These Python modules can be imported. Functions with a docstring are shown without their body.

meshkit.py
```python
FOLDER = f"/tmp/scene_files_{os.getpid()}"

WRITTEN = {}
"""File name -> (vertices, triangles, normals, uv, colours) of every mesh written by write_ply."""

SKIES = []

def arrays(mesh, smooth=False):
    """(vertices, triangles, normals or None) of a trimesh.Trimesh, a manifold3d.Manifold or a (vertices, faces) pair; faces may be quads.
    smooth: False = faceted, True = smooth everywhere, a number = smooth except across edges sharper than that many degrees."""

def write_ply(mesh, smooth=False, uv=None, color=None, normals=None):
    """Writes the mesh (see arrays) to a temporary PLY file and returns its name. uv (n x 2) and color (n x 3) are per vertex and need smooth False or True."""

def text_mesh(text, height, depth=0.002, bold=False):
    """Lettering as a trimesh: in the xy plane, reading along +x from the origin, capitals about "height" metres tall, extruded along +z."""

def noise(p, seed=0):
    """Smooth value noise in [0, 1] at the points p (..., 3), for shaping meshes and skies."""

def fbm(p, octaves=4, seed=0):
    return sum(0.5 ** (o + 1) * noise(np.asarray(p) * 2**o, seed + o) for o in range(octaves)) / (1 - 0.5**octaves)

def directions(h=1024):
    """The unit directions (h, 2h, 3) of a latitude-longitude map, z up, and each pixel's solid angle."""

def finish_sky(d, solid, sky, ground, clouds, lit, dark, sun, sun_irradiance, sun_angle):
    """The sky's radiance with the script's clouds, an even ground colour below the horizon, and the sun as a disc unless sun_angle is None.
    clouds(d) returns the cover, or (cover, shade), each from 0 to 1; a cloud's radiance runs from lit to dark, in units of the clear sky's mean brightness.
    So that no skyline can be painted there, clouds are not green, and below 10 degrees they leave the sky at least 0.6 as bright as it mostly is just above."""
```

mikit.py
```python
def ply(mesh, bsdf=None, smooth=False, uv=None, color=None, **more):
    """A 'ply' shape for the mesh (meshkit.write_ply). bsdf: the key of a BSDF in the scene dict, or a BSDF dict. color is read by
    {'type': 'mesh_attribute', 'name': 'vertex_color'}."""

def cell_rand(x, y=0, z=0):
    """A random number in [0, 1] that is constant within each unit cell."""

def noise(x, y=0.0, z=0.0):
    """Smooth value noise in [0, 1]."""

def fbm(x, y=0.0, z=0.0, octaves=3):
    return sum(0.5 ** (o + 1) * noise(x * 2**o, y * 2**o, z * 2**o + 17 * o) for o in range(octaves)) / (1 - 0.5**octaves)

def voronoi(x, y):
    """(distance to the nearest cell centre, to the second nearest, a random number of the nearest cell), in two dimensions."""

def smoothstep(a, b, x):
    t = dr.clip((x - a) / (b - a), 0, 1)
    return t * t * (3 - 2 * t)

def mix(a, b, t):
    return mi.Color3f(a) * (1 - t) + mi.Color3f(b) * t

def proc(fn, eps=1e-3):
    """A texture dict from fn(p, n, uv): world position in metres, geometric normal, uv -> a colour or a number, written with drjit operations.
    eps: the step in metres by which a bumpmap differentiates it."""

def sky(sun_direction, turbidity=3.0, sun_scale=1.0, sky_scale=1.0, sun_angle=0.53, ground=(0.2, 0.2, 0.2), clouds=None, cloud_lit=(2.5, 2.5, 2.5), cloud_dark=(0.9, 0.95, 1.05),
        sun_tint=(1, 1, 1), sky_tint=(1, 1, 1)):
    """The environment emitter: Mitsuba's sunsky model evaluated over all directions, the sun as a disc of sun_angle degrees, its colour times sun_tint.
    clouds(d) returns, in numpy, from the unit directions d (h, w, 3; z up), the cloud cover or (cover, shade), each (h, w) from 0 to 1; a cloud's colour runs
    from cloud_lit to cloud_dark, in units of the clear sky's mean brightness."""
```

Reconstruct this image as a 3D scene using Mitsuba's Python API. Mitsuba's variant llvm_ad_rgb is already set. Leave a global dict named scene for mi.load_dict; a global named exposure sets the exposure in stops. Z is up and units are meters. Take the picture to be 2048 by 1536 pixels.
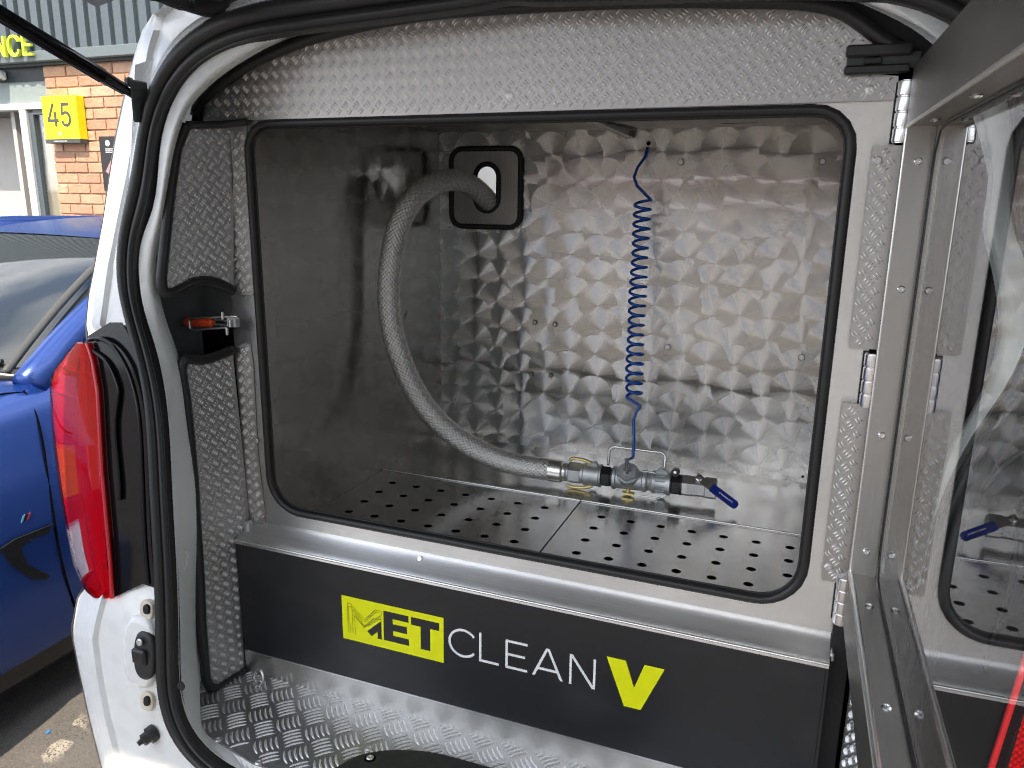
import math, random
import numpy as np, trimesh, shapely, drjit as dr, mitsuba as mi
import mikit, meshkit
from shapely.geometry import Polygon, Point, LineString
from shapely.geometry import box as shbox
from shapely import affinity
from scipy.interpolate import splprep, splev
from mikit import proc, noise, fbm, smoothstep, mix, cell_rand

random.seed(7); RNG = np.random.default_rng(7)
T = mi.ScalarTransform4f
scene = {'type': 'scene'}
labels = {}

# ------------------------------------------------------------------ camera, sky, exposure
scene['camera'] = {'type': 'perspective', 'fov': 67.295, 'fov_axis': 'x', 'near_clip': 0.02, 'far_clip': 500.0,
    'to_world': T().look_at(origin=[0.86677, -1.04237, 1.50281], target=[0.51546, -0.13661, 1.2658], up=[-0.09767, 0.21631, 0.97143])}
def clouds(d):
    n = meshkit.fbm(d * np.array([3.0, 3.0, 5.0]), 4, seed=5)
    c = np.clip((n - 0.33) * 4.0, 0, 1)
    return c, np.clip((n - .52) * 2.5, 0, 1) * .5
SUN = np.array([0.11, -0.60, 0.80])
scene['sky'] = mikit.sky(SUN.tolist(), turbidity=3, clouds=clouds, cloud_lit=(3.2, 3.2, 3.25), cloud_dark=(1.5, 1.55, 1.6), sun_scale=.5)
exposure = 3.3

# ------------------------------------------------------------------ helpers
def rgb(*c): return {'type': 'rgb', 'value': list(c)}
def mat(name, d, two=True):
    scene[name] = {'type': 'twosided', 'bsdf': d} if two else d
def taken(k): return k in scene or any(q.startswith(k + '__') for q in scene) or k in labels
def numbered(k):
    if not taken(k): return k
    i = 1
    while taken('%s_%03d' % (k, i)): i += 1
    return '%s_%03d' % (k, i)
def thing(name, label, cat, group=None):
    k = numbered(name); labels[k] = {'label': label, 'category': cat}
    if group: labels[k]['group'] = group
    return k
def add(parent, name, mesh, bsdf, smooth=30, uv=None, label=None, kind=None, **more):
    k = numbered(parent + '__' + name if parent else name)
    scene[k] = mikit.ply(mesh, bsdf, smooth=smooth, uv=uv, **more)
    if label or kind:
        labels[k] = {}
        if label: labels[k]['label'] = label
        if kind: labels[k]['kind'] = kind
    return k
def reuse(parent, name, ply, to_world=None, bsdf=None):
    k = numbered(parent + '__' + name)
    d = dict(ply)
    if to_world is not None: d['to_world'] = to_world
    if bsdf: d['bsdf'] = {'type': 'ref', 'id': bsdf}
    scene[k] = d
    return k
cat_ = trimesh.util.concatenate
def box(x0, x1, y0, y1, z0, z1, bev=0.0):
    if bev <= 0:
        m = trimesh.creation.box((x1 - x0, y1 - y0, z1 - z0)); m.apply_translation(((x0 + x1) / 2, (y0 + y1) / 2, (z0 + z1) / 2)); return m
    pts = []
    for a in (0, 1):
        for b in (0, 1):
            for c in (0, 1):
                p = np.array([(x0, x1)[a], (y0, y1)[b], (z0, z1)[c]]); s = np.array([1 - 2 * a, 1 - 2 * b, 1 - 2 * c])
                for k in range(3):
                    q = p + s * bev; q[k] = p[k]; pts.append(q)
    return trimesh.convex.convex_hull(np.array(pts))
def spline(P, n, closed=False):
    P = np.asarray(P, float)
    tck, _ = splprep(P.T, s=0, k=3, per=closed)
    return np.array(splev(np.linspace(0, 1, n, endpoint=not closed), tck)).T
def resample(P, n):
    P = np.asarray(P, float); s = np.r_[0, np.cumsum(np.linalg.norm(np.diff(P, axis=0), axis=1))]
    t = np.linspace(0, s[-1], n)
    return np.c_[[np.interp(t, s, P[:, k]) for k in range(P.shape[1])]].T
def grid(rows, closed_v=False):
    """quads between rows (n, m, 3)"""
    R = np.asarray(rows, float); n, m = R.shape[:2]; f = []
    mm = m if closed_v else m - 1
    for i in range(n - 1):
        for j in range(mm):
            a, b = i * m + j, i * m + (j + 1) % m
            f += [[a, b, b + m], [a, b + m, a + m]]
    return trimesh.Trimesh(R.reshape(-1, 3), np.array(f), process=False)
def tube(P, r, sides=12, closed=False, caps=True, uv=False):
    P = np.asarray(P, float); n = len(P); r = np.broadcast_to(r, (n,))
    t = np.gradient(P, axis=0) if not closed else np.roll(P, -1, 0) - np.roll(P, 1, 0)
    t /= np.linalg.norm(t, axis=1, keepdims=True)
    a = np.cross(t[0], [0.3, 0.2, 0.93]); a /= np.linalg.norm(a); rows = []
    for i in range(n):
        a = a - t[i] * (a @ t[i]); a /= np.linalg.norm(a); b = np.cross(t[i], a)
        th = np.linspace(0, 2 * np.pi, sides + (1 if uv else 0), endpoint=bool(uv))
        rows.append(P[i] + r[i] * (np.cos(th)[:, None] * a + np.sin(th)[:, None] * b))
    if closed: rows.append(rows[0])
    m = grid(rows, closed_v=not uv)
    if uv:
        s = np.r_[0, np.cumsum(np.linalg.norm(np.diff(P, axis=0), axis=1))]
        U = np.stack(np.meshgrid(s, np.linspace(0, 1, sides + 1), indexing='ij'), -1).reshape(-1, 2)
        return m, U
    if caps and not closed:
        k = len(m.vertices); v = np.vstack([m.vertices, P[0], P[-1]]); f = list(m.faces); e = (n - 1) * sides
        for j in range(sides):
            f += [[k, (j + 1) % sides, j], [k + 1, e + j, e + (j + 1) % sides]]
        m = trimesh.Trimesh(v, np.array(f), process=False)
    m.fix_normals() if False else None
    return m
def sweep(P, A, B, prof, closed=False):
    """profile (k, 2) swept along P with axes A, B per point"""
    rows = [p + prof[:, :1] * a + prof[:, 1:] * b for p, a, b in zip(P, A, B)]
    if closed: rows.append(rows[0])
    return grid(rows, closed_v=True)
def lathe(o, d, prof, sides=28, hexa=False):
    """prof [(s, r), ...] along direction d from o"""
    o = np.asarray(o, float); d = np.asarray(d, float) / np.linalg.norm(d)
    a = np.cross(d, [0, 0, 1.0]); a = a / np.linalg.norm(a) if np.linalg.norm(a) > 1e-6 else np.array([1.0, 0, 0]); b = np.cross(d, a)
    if hexa: sides = 6
    th = np.linspace(0, 2 * np.pi, sides, endpoint=False) + (math.pi / 6 if hexa else 0)
    pr = [(prof[0][0], 1e-5)] + list(prof) + [(prof[-1][0], 1e-5)]
    return grid([o + d * s + r * (np.cos(th)[:, None] * a + np.sin(th)[:, None] * b) for s, r in pr], closed_v=True)
def tri2d(poly):
    v, f = trimesh.creation.triangulate_polygon(poly, engine='earcut'); return v, f
def extrude(poly, h):
    g = [p for p in getattr(poly, 'geoms', [poly]) if p.area > 1e-9]
    return cat_([trimesh.creation.extrude_polygon(p, h, engine='earcut') for p in g])
def sbox(x0, x1, y0, y1): return shbox(x0, y0, x1, y1)
class Frame:
    """a local plane: origin, axes U, V, normal N"""
    def __init__(s, o, U, V):
        s.o = np.asarray(o, float); s.U = np.asarray(U, float) / np.linalg.norm(U); V = np.asarray(V, float); V = V - s.U * (V @ s.U)
        s.V = V / np.linalg.norm(V); s.N = np.cross(s.U, s.V)
    def to2(s, P): q = np.asarray(P) - s.o; return np.c_[q @ s.U, q @ s.V]
    def to3(s, p, h=0.0):
        p = np.atleast_2d(p); return s.o + p[:, :1] * s.U + p[:, 1:2] * s.V + np.reshape(h, (-1, 1)) * s.N
    def put(s, m):
        v = np.array(m.vertices); m = m.copy(); m.vertices = s.o + v[:, :1] * s.U + v[:, 1:2] * s.V + v[:, 2:3] * s.N
        return m
FX = lambda x, y, z: Frame((x, y, z), (1, 0, 0), (0, 0, 1))        # faces -y
def rrect(x0, x1, z0, z1, r, n=10):
    rr = r if hasattr(r, '__len__') else (r,) * 4; p = []   # BL, BR, TR, TL
    for (cx, cz, a0, q) in ((x0, z0, 180, 0), (x1, z0, 270, 1), (x1, z1, 0, 2), (x0, z1, 90, 3)):
        R = rr[q]; c = (cx + (R if cx == x0 else -R), cz + (R if cz == z0 else -R))
        for a in np.linspace(a0, a0 + 90, n): p.append((c[0] + R * math.cos(math.radians(a)), c[1] + R * math.sin(math.radians(a))))
    return np.array(p)
def lug(Lh, w, h, arc, nu=7):
    """one raised tread bar: a lens-shaped dome along x"""
    u = np.linspace(-1, 1, nu); vv = np.array([-1, -.6, 0, .6, 1.0]); rows = []
    for a in u:
        k = max(0.0, 1 - a * a) ** 0.5; wid = w * (0.25 + 0.75 * k) if abs(a) < 1 else w * 0.2
        rows.append([(a * Lh, b * wid + arc * (1 - a * a), h * max(0, (1 - b * b)) ** .45 * (k ** .35)) for b in vv])
    return grid(rows)
def treads(poly, fr, pitch, n, base, step, rot=0.0, lat=0.0, margin=.002):
    """bars in alternating groups of n inside a 2D polygon of the frame"""
    # rows of equal groups, every other row turned by a quarter and shifted by half a pitch
    x0, y0, x1, y1 = poly.bounds; c = np.array([(x0 + x1) / 2, (y0 + y1) / 2]); R = math.hypot(x1 - x0, y1 - y0) / 2
    k = int(R / pitch) * 2 + 4; V, F, off = [], [], 0
    bv, bf = np.array(base.vertices), np.array(base.faces); inner = shapely.prepared.prep(poly.buffer(-margin))
    Lh = bv[:, 0].max(); cl, sl = math.cos(lat), math.sin(lat)
    for j in range(-k, k + 1):
        for i in range(-k // 2 - 1, k // 2 + 2):
            g = np.array([(i + .5 * (j % 2)) * pitch, j * pitch / 2]); g = np.array([cl * g[0] - sl * g[1], sl * g[0] + cl * g[1]]); al = rot + math.pi / 2 * (j % 2)
            for q in range(n):
                o = (q - (n - 1) / 2) * step; ctr = g + (np.array([-math.sin(al), math.cos(al)]) * o)
                ctr = c + ctr; an = al
                e = np.array([math.cos(an), math.sin(an)]) * Lh * .9
                if not (inner.contains(Point(ctr + e)) and inner.contains(Point(ctr - e))): continue
                cx, sn = math.cos(an), math.sin(an)
                p = np.c_[ctr[0] + cx * bv[:, 0] - sn * bv[:, 1], ctr[1] + sn * bv[:, 0] + cx * bv[:, 1]]
                V.append(fr.to3(p, bv[:, 2])); F.append(bf + off); off += len(bv)
    if not V: return None
    return trimesh.Trimesh(np.vstack(V), np.vstack(F), process=False)
LUG3 = lug(.0049, .00115, .0019, .0011, 5)
LUG5 = lug(.0155, .0021, .0019, .0022, 9)
def planar_uv(m, U, V): v = np.array(m.vertices); return np.c_[v @ np.asarray(U, float), v @ np.asarray(V, float)]
def split_flat(m):
    """unshared vertices, for flat faces with a uv"""
    return trimesh.Trimesh(np.array(m.triangles).reshape(-1, 3), np.arange(len(m.faces) * 3).reshape(-1, 3), process=False)
def add_uv(parent, name, mesh, bsdf, U, V, **kw):
    m = split_flat(mesh); return add(parent, name, m, bsdf, smooth=False, uv=planar_uv(m, U, V), **kw)
def swirls(fr, w, h, pitch, R, seed, hole=None):
    """engine-turned discs: overlapping thin discs whose uv is polar, so that an anisotropic metal shines along circles"""
    rng = np.random.default_rng(seed); V, F, UV, off = [], [], [], 0; S = 28
    for j in range(-1, int(h / pitch[1]) + 2):
        for i in range(-1, int(w / pitch[0]) + 2):
            c = np.array([(i + .5 + .0 * (j % 2)) * pitch[0], (j + .5) * pitch[1]]) + rng.normal(0, .0065, 2)
            r_ = R * rng.uniform(.94, 1.06)
            if hole is not None and hole.distance(Point(c)) < 1e-9 and hole.buffer(-R).contains(Point(c)): continue
            lev = .0006 + 0.00001 * (i + 18 * (int(h / pitch[1]) + 2 - j) + rng.uniform(-13, 13))
            a0 = rng.uniform(0, 6.28); th = a0 + np.linspace(0, 2 * np.pi, S + 1); rad = np.array([.02, .35, .7, 1.0]) * r_
            for s in range(S):
                for q in range(3):
                    p = []; 
                    for (rr, tt) in ((rad[q], th[s]), (rad[q + 1], th[s]), (rad[q + 1], th[s + 1]), (rad[q], th[s + 1])):
                        p.append(c + rr * np.array([math.cos(tt), math.sin(tt)]))
                    p = np.array(p); pc = np.c_[np.clip(p[:, 0], 0.0005, w - .0005), np.clip(p[:, 1], 0.0005, h - .0005)]
                    if Polygon(pc).area < 1e-9: continue
                    if hole is not None and hole.contains(Point(pc.mean(0))): continue
                    d = pc - c; tm = th[s] + (th[s + 1] - th[s]) / 2
                    ta = np.arctan2(d[:, 1], d[:, 0]); ta = tm + (ta - tm + np.pi) % (2 * np.pi) - np.pi
                    UV.append(np.c_[ta, np.hypot(d[:, 0], d[:, 1])]); V.append(fr.to3(pc, lev)); F.append(np.array([[0, 1, 2], [0, 2, 3]]) + off); off += 4
    return trimesh.Trimesh(np.vstack(V), np.vstack(F), process=False), np.vstack(UV)
def screw_mesh(o, n, r, h=.0015, cross=True):
    o = np.asarray(o, float); n = np.asarray(n, float) / np.linalg.norm(n)
    return lathe(o, n, [(0, r), (h * .5, r), (h, r * .72), (h, r * .42), (h * .35, r * .30)], 16)
MC = .480   # middle of the van
mirx = lambda P, c=MC: np.c_[2 * c - np.asarray(P)[:, 0], np.asarray(P)[:, 1], np.asarray(P)[:, 2]]
DATA = {
 'seal_o': ([0.4688,-0.0753,1.7644,0.4072,-0.0755,1.7634,0.2982,-0.0759,1.761,0.2165,-0.0761,1.7595,0.1553,-0.0763,1.7582,0.0855,-0.0768,1.7545,0.0343,-0.078,1.7464,-0.0192,-0.081,1.7269,-0.0602,-0.085,1.7002,-0.093,-0.0918,1.655,-0.1127,-0.099,1.6067,-0.1283,-0.1094,1.5372,-0.1419,-0.1211,1.4594,-0.1536,-0.1266,1.4224,-0.1558,-0.1334,1.3777,-0.1454,-0.1408,1.3278,-0.1223,-0.1488,1.2749,-0.1004,-0.1567,1.2221,-0.0863,-0.1668,1.1545,-0.0777,-0.1815,1.0565,-0.0694,-0.1934,0.9775,-0.0618,-0.2074,0.8839,-0.056,-0.2282,0.7454,-0.0502,-0.2372,0.6856,-0.0367,-0.2422,0.6521,-0.0088,-0.2466,0.6226,0.0357,-0.2499,0.6009,0.1053,-0.2515,0.59], (28, 3)),
 'seal_i': ([0.4702,-0.0782,1.7455,0.4086,-0.0785,1.7435,0.3242,-0.0791,1.7391,0.2573,-0.0797,1.7356,0.1732,-0.0804,1.7307,0.0868,-0.0817,1.722,0.0357,-0.0836,1.7092,-0.0095,-0.0869,1.6872,-0.0444,-0.092,1.6532,-0.0693,-0.0982,1.6123,-0.0815,-0.1071,1.5526,-0.0971,-0.1209,1.4604,-0.1147,-0.1247,1.4351,-0.1175,-0.1331,1.3794,-0.1091,-0.1405,1.33,-0.0898,-0.1464,1.2905,-0.0648,-0.1562,1.2254,-0.0508,-0.1662,1.1586,-0.0425,-0.1786,1.0758,-0.0337,-0.1925,0.9835,-0.025,-0.2063,0.8911,-0.0179,-0.2268,0.7545,-0.008,-0.2355,0.6965,0.0144,-0.2401,0.6658,0.0443,-0.2433,0.6449,0.0912,-0.2455,0.6302,0.1516,-0.246,0.6265], (27, 3)),
 'ret_i': ([0.4525,-0.035,1.7468,0.3887,-0.0369,1.7429,0.3176,-0.0403,1.7414,0.2584,-0.0452,1.736,0.1519,-0.0557,1.7223,0.0982,-0.0662,1.7049,0.0345,-0.0869,1.6675,0.0013,-0.1046,1.6343,-0.0113,-0.1177,1.6091,-0.0299,-0.12,1.568,-0.056,-0.12,1.4946,-0.0699,-0.12,1.4535,-0.0781,-0.12,1.436,-0.0923,-0.12,1.3795,-0.0928,-0.12,1.3513,-0.091,-0.12,1.3333,-0.0814,-0.12,1.287,-0.0647,-0.12,1.2463,-0.0581,-0.12,1.2061,-0.0568,-0.12,1.1362,-0.0541,-0.12,1.1042,-0.0499,-0.12,1.0285,-0.0553,-0.12,0.9491,-0.0711,-0.12,0.8224,-0.0789,-0.12,0.7296,-0.0404,-0.1655,0.6818,-0.0148,-0.1975,0.6425,0.0087,-0.2065,0.6368,0.1091,-0.22,0.6262,0.1685,-0.22,0.624], (30, 3)),
 'rows': ([-0.1056,-0.02,1.792,-0.1072,-0.0109,1.7941,0.085,-0.075,1.7666,-0.117,-0.0192,1.7872,-0.1149,-0.0117,1.7886,0.0853,-0.0758,1.7612,-0.1502,-0.0172,1.7753,-0.1342,-0.0138,1.775,0.0534,-0.0775,1.7499,-0.1779,-0.0141,1.7555,-0.1162,-0.0482,1.7455,-0.0028,-0.0801,1.7329,-0.1992,-0.0104,1.7295,-0.1267,-0.0522,1.7188,-0.0461,-0.0836,1.7094,-0.2248,-0.0054,1.693,-0.1348,-0.0577,1.682,-0.0783,-0.0887,1.6753,-0.2548,0.0005,1.6442,-0.1447,-0.0649,1.6343,-0.1033,-0.0955,1.6299,-0.2771,0.0028,1.6019,-0.1527,-0.0709,1.5942,-0.1162,-0.1013,1.5913,-0.3086,0.0068,1.5288,-0.1672,-0.081,1.5267,-0.1302,-0.1111,1.526,-0.3394,0.0107,1.452,-0.1854,-0.0913,1.4578,-0.1419,-0.1211,1.4594,-0.3778,0.0148,1.3676,-0.204,-0.1024,1.3841,-0.1553,-0.1317,1.3885,-0.4048,0.0173,1.3119,-0.2121,-0.1094,1.3371,-0.1488,-0.1384,1.3439,-0.4237,0.02,1.2539,-0.2203,-0.1167,1.2886,-0.1328,-0.1451,1.299,-0.4219,0.0156,1.2246,-0.2242,-0.0943,1.2629,-0.1226,-0.1224,1.2756,-0.4186,0.0039,1.1486,-0.188,-0.124,1.2067,-0.0989,-0.1227,1.2152,-0.4149,-0.0094,1.0621,-0.1857,-0.1349,1.1343,-0.0856,-0.1331,1.1459,-0.4107,-0.0255,0.9553,-0.1828,-0.1483,1.0447,-0.078,-0.146,1.0597,-0.4069,-0.0408,0.8529,-0.1801,-0.1612,0.959,-0.0694,-0.1584,0.9775,-0.4039,-0.0534,0.7672,-0.1778,-0.1719,0.8872,-0.0638,-0.1687,0.9088,-0.4398,-0.06,0.7139,-0.1799,-0.2069,0.8488,-0.0613,-0.2033,0.8725,-0.4612,-0.0637,0.6498,-0.1887,-0.22,0.8,-0.0594,-0.2159,0.8276,-0.4629,-0.0657,0.6177,-0.1939,-0.2239,0.774,-0.0584,-0.2194,0.8039,-0.4502,-0.0704,0.5423,-0.1827,-0.2327,0.7151,-0.056,-0.2282,0.7454,-0.4329,-0.076,0.4548,-0.1641,-0.2427,0.6484,-0.0474,-0.2382,0.6787,-0.4092,-0.0822,0.3554,-0.1364,-0.2538,0.5746,0.0065,-0.2477,0.6152,-0.3687,-0.09,0.2346,-0.0924,-0.267,0.4868,0.1069,-0.2576,0.5493], (26, 3, 3)),
 'lens_o': ([-0.3023,-0.09,1.2482,-0.3477,-0.0791,1.2265,-0.4185,-0.0579,1.1838,-0.4418,-0.0501,1.1657,-0.4462,-0.0544,1.0817,-0.4437,-0.0569,1.0341,-0.4386,-0.0605,0.9623,-0.4331,-0.0635,0.9037,-0.4235,-0.0664,0.8461,-0.4153,-0.0694,0.7865,-0.3581,-0.102,0.7793,-0.3101,-0.1292,0.7857,-0.2604,-0.15,0.7941], (13, 3)),
 'lens_i': ([-0.216,-0.1505,1.2636,-0.2093,-0.1521,1.253,-0.2025,-0.1546,1.2359,-0.1908,-0.1616,1.1895,-0.1853,-0.171,1.127,-0.1786,-0.1815,1.0568,-0.1686,-0.1921,0.9858,-0.1585,-0.2029,0.9143,-0.1529,-0.2116,0.8558], (9, 3)),
 'trim': ([-0.2274,-0.1464,1.2637,-0.2187,-0.1449,1.274,-0.1736,-0.1413,1.298,-0.1492,-0.141,1.2997,-0.1287,-0.1449,1.2737,-0.1045,-0.1529,1.2209,-0.0905,-0.163,1.153,-0.0817,-0.1778,1.0546,-0.0735,-0.1897,0.9753,-0.0659,-0.2032,0.8853,-0.0965,-0.2029,0.8876,-0.1562,-0.208,0.8533,-0.1715,-0.2005,0.9035,-0.1845,-0.1845,1.01,-0.1966,-0.1662,1.1319,-0.2044,-0.1554,1.2043], (16, 3)),
 'trim_arch': ([-0.2093,-0.1536,1.2696,-0.1909,-0.153,1.2734,-0.1726,-0.1534,1.2709,-0.1533,-0.1549,1.2606,-0.1339,-0.1579,1.241,-0.1188,-0.1615,1.2165,-0.1077,-0.1658,1.1878,-0.0997,-0.171,1.1532,-0.0944,-0.178,1.1064,-0.0883,-0.1899,1.0275,-0.0812,-0.2018,0.948,-0.0735,-0.2099,0.8941], (12, 3)),
 'trim_arch2': ([-0.2093,-0.1521,1.253,-0.1896,-0.1533,1.245,-0.17,-0.1551,1.2323,-0.1568,-0.158,1.2137,-0.1489,-0.1608,1.1945,-0.1497,-0.1632,1.1785,-0.1535,-0.1669,1.1541,-0.1539,-0.1717,1.1219,-0.1475,-0.1789,1.0741,-0.1421,-0.1873,1.0179], (10, 3)),
 'uside_ang': ([-0.0265,0.0076,1.6119,-0.0523,-0.0698,1.6029,-0.0584,-0.0882,1.5651,-0.0641,-0.1054,1.4908,-0.0689,-0.1197,1.4158,-0.0718,-0.1284,1.3704,-0.0716,-0.1279,1.351,-0.0667,-0.1131,1.3473,-0.0613,-0.0969,1.3554,-0.0558,-0.0805,1.3627,-0.0491,-0.0602,1.3643,-0.0423,-0.0399,1.3587,-0.0369,-0.0236,1.3499,-0.0336,-0.0138,1.3433], (14, 3)),
 'uside_flat': ([-0.0196,-0.003,1.6094,0.0059,-0.003,1.6073,0.0019,-0.003,1.5386,-0.0003,-0.003,1.3431,-0.006,-0.003,1.3369,-0.0268,-0.003,1.3358,-0.0438,-0.003,1.3449], (7, 3)),
 'lside_ang': ([-0.0468,-0.0117,1.2414,-0.0509,-0.0317,1.2377,-0.0559,-0.0561,1.2333,-0.0606,-0.0792,1.2339,-0.0647,-0.099,1.244,-0.0662,-0.1061,1.2436,-0.0669,-0.1098,1.2245,-0.0661,-0.1058,1.1736,-0.066,-0.1054,1.1224,-0.066,-0.1054,1.035,-0.0666,-0.1083,0.9458,-0.067,-0.1103,0.863,-0.068,-0.1152,0.7696,-0.0681,-0.1156,0.6909,-0.0684,-0.1173,0.6618,-0.0661,-0.1059,0.6316,-0.0519,-0.0366,0.6335,-0.0512,-0.0333,0.7788,-0.0506,-0.0302,0.9043,-0.0449,-0.0024,0.9171], (20, 3)),
 'lside_flat': ([-0.0511,-0.003,1.2412,-0.032,-0.003,1.2524,-0.0161,-0.003,1.2528,-0.0129,-0.003,1.2164,-0.0169,-0.003,1.0627,-0.0095,-0.003,0.9361,-0.0126,-0.003,0.9249,-0.0388,-0.003,0.9164,-0.0443,-0.003,0.9448], (9, 3)),
 'recess_ret': ([-0.098,-0.115,1.3505,-0.0962,-0.115,1.3324,-0.0865,-0.115,1.2858,-0.0698,-0.115,1.2449], (4, 3)),
 'top_panel': ([-0.0798,-0.004,1.6143,-0.0732,-0.004,1.6379,-0.0482,-0.004,1.6553,-0.009,-0.004,1.6725,0.0262,-0.004,1.6894,0.0791,-0.004,1.707,0.1341,-0.004,1.7196,0.2042,-0.004,1.7307,0.2871,-0.004,1.7397,0.3654,-0.004,1.7431,0.4399,-0.004,1.7419,0.5783,-0.004,1.7393,0.7048,-0.004,1.7329,0.7641,-0.004,1.7282,0.8435,-0.004,1.7185,0.8659,-0.004,1.71,0.8888,-0.004,1.6953,0.9144,-0.004,1.6778,0.8828,-0.004,1.6774,0.8776,-0.004,1.6504,0.9352,-0.004,1.6426,0.9383,-0.004,1.6164], (22, 3)),
 'top_edge': ([-0.0904,-0.006,1.6229,-0.0846,-0.006,1.638,-0.0636,-0.006,1.6541,-0.0267,-0.006,1.6752,0.0237,-0.006,1.6964,0.0811,-0.006,1.7136,0.136,-0.006,1.7261,0.2058,-0.006,1.737,0.2883,-0.006,1.7451,0.3664,-0.006,1.7483,0.4406,-0.006,1.7477,0.5786,-0.006,1.7447,0.7047,-0.006,1.7381,0.7638,-0.006,1.7333,0.843,-0.006,1.7235,0.8681,-0.006,1.7148,0.8908,-0.006,1.7001,0.933,-0.006,1.6723], (18, 3)),
 'bracket': ([0.8822,-0.01,1.6758,0.9323,-0.01,1.6758,0.9333,-0.01,1.6456,0.8765,-0.01,1.6496], (4, 3)),
 'hose': ([0.1285,0.7,1.4878,0.1246,0.655,1.5094,0.1152,0.6,1.5298,0.1003,0.54,1.536,0.0842,0.48,1.5242,0.066,0.43,1.4927,0.0522,0.395,1.4418,0.0441,0.375,1.3758,0.0408,0.365,1.309,0.0459,0.365,1.2353,0.0618,0.37,1.1656,0.0871,0.385,1.0932,0.1222,0.4,1.036,0.1667,0.42,0.989,0.218,0.44,0.955,0.2777,0.455,0.9329], (16, 3)),
 'coil_c': ([0.5032,0.7,1.6174,0.5013,0.68,1.5882,0.4915,0.655,1.5664,0.4883,0.64,1.5452,0.4968,0.635,1.5276,0.5182,0.63,1.5091,0.5286,0.625,1.4937], (7, 3)),
 'coil_ax': ([0.5144,0.62,1.4987,0.524,0.57,1.2979,0.5381,0.52,1.0925], (3, 3)),
 'coil_e': ([0.5405,0.52,1.0872,0.5539,0.515,1.0768,0.5461,0.51,1.063,0.5426,0.505,1.0475,0.549,0.49,1.0085,0.552,0.475,0.9749], (6, 3)),
 'gas': ([-0.1081,-0.1,1.641,-0.0903,-0.16,1.6518,0.0808,-0.45,1.6742,0.394,-0.75,1.629], (4, 3)),
 'conduit': ([0.0799,-0.25,1.7444,0.0093,-0.14,1.7643,-0.0027,-0.085,1.7667,0.0287,-0.07,1.7617,0.0479,-0.055,1.7682,0.0531,-0.04,1.7757], (6, 3)),
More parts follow.
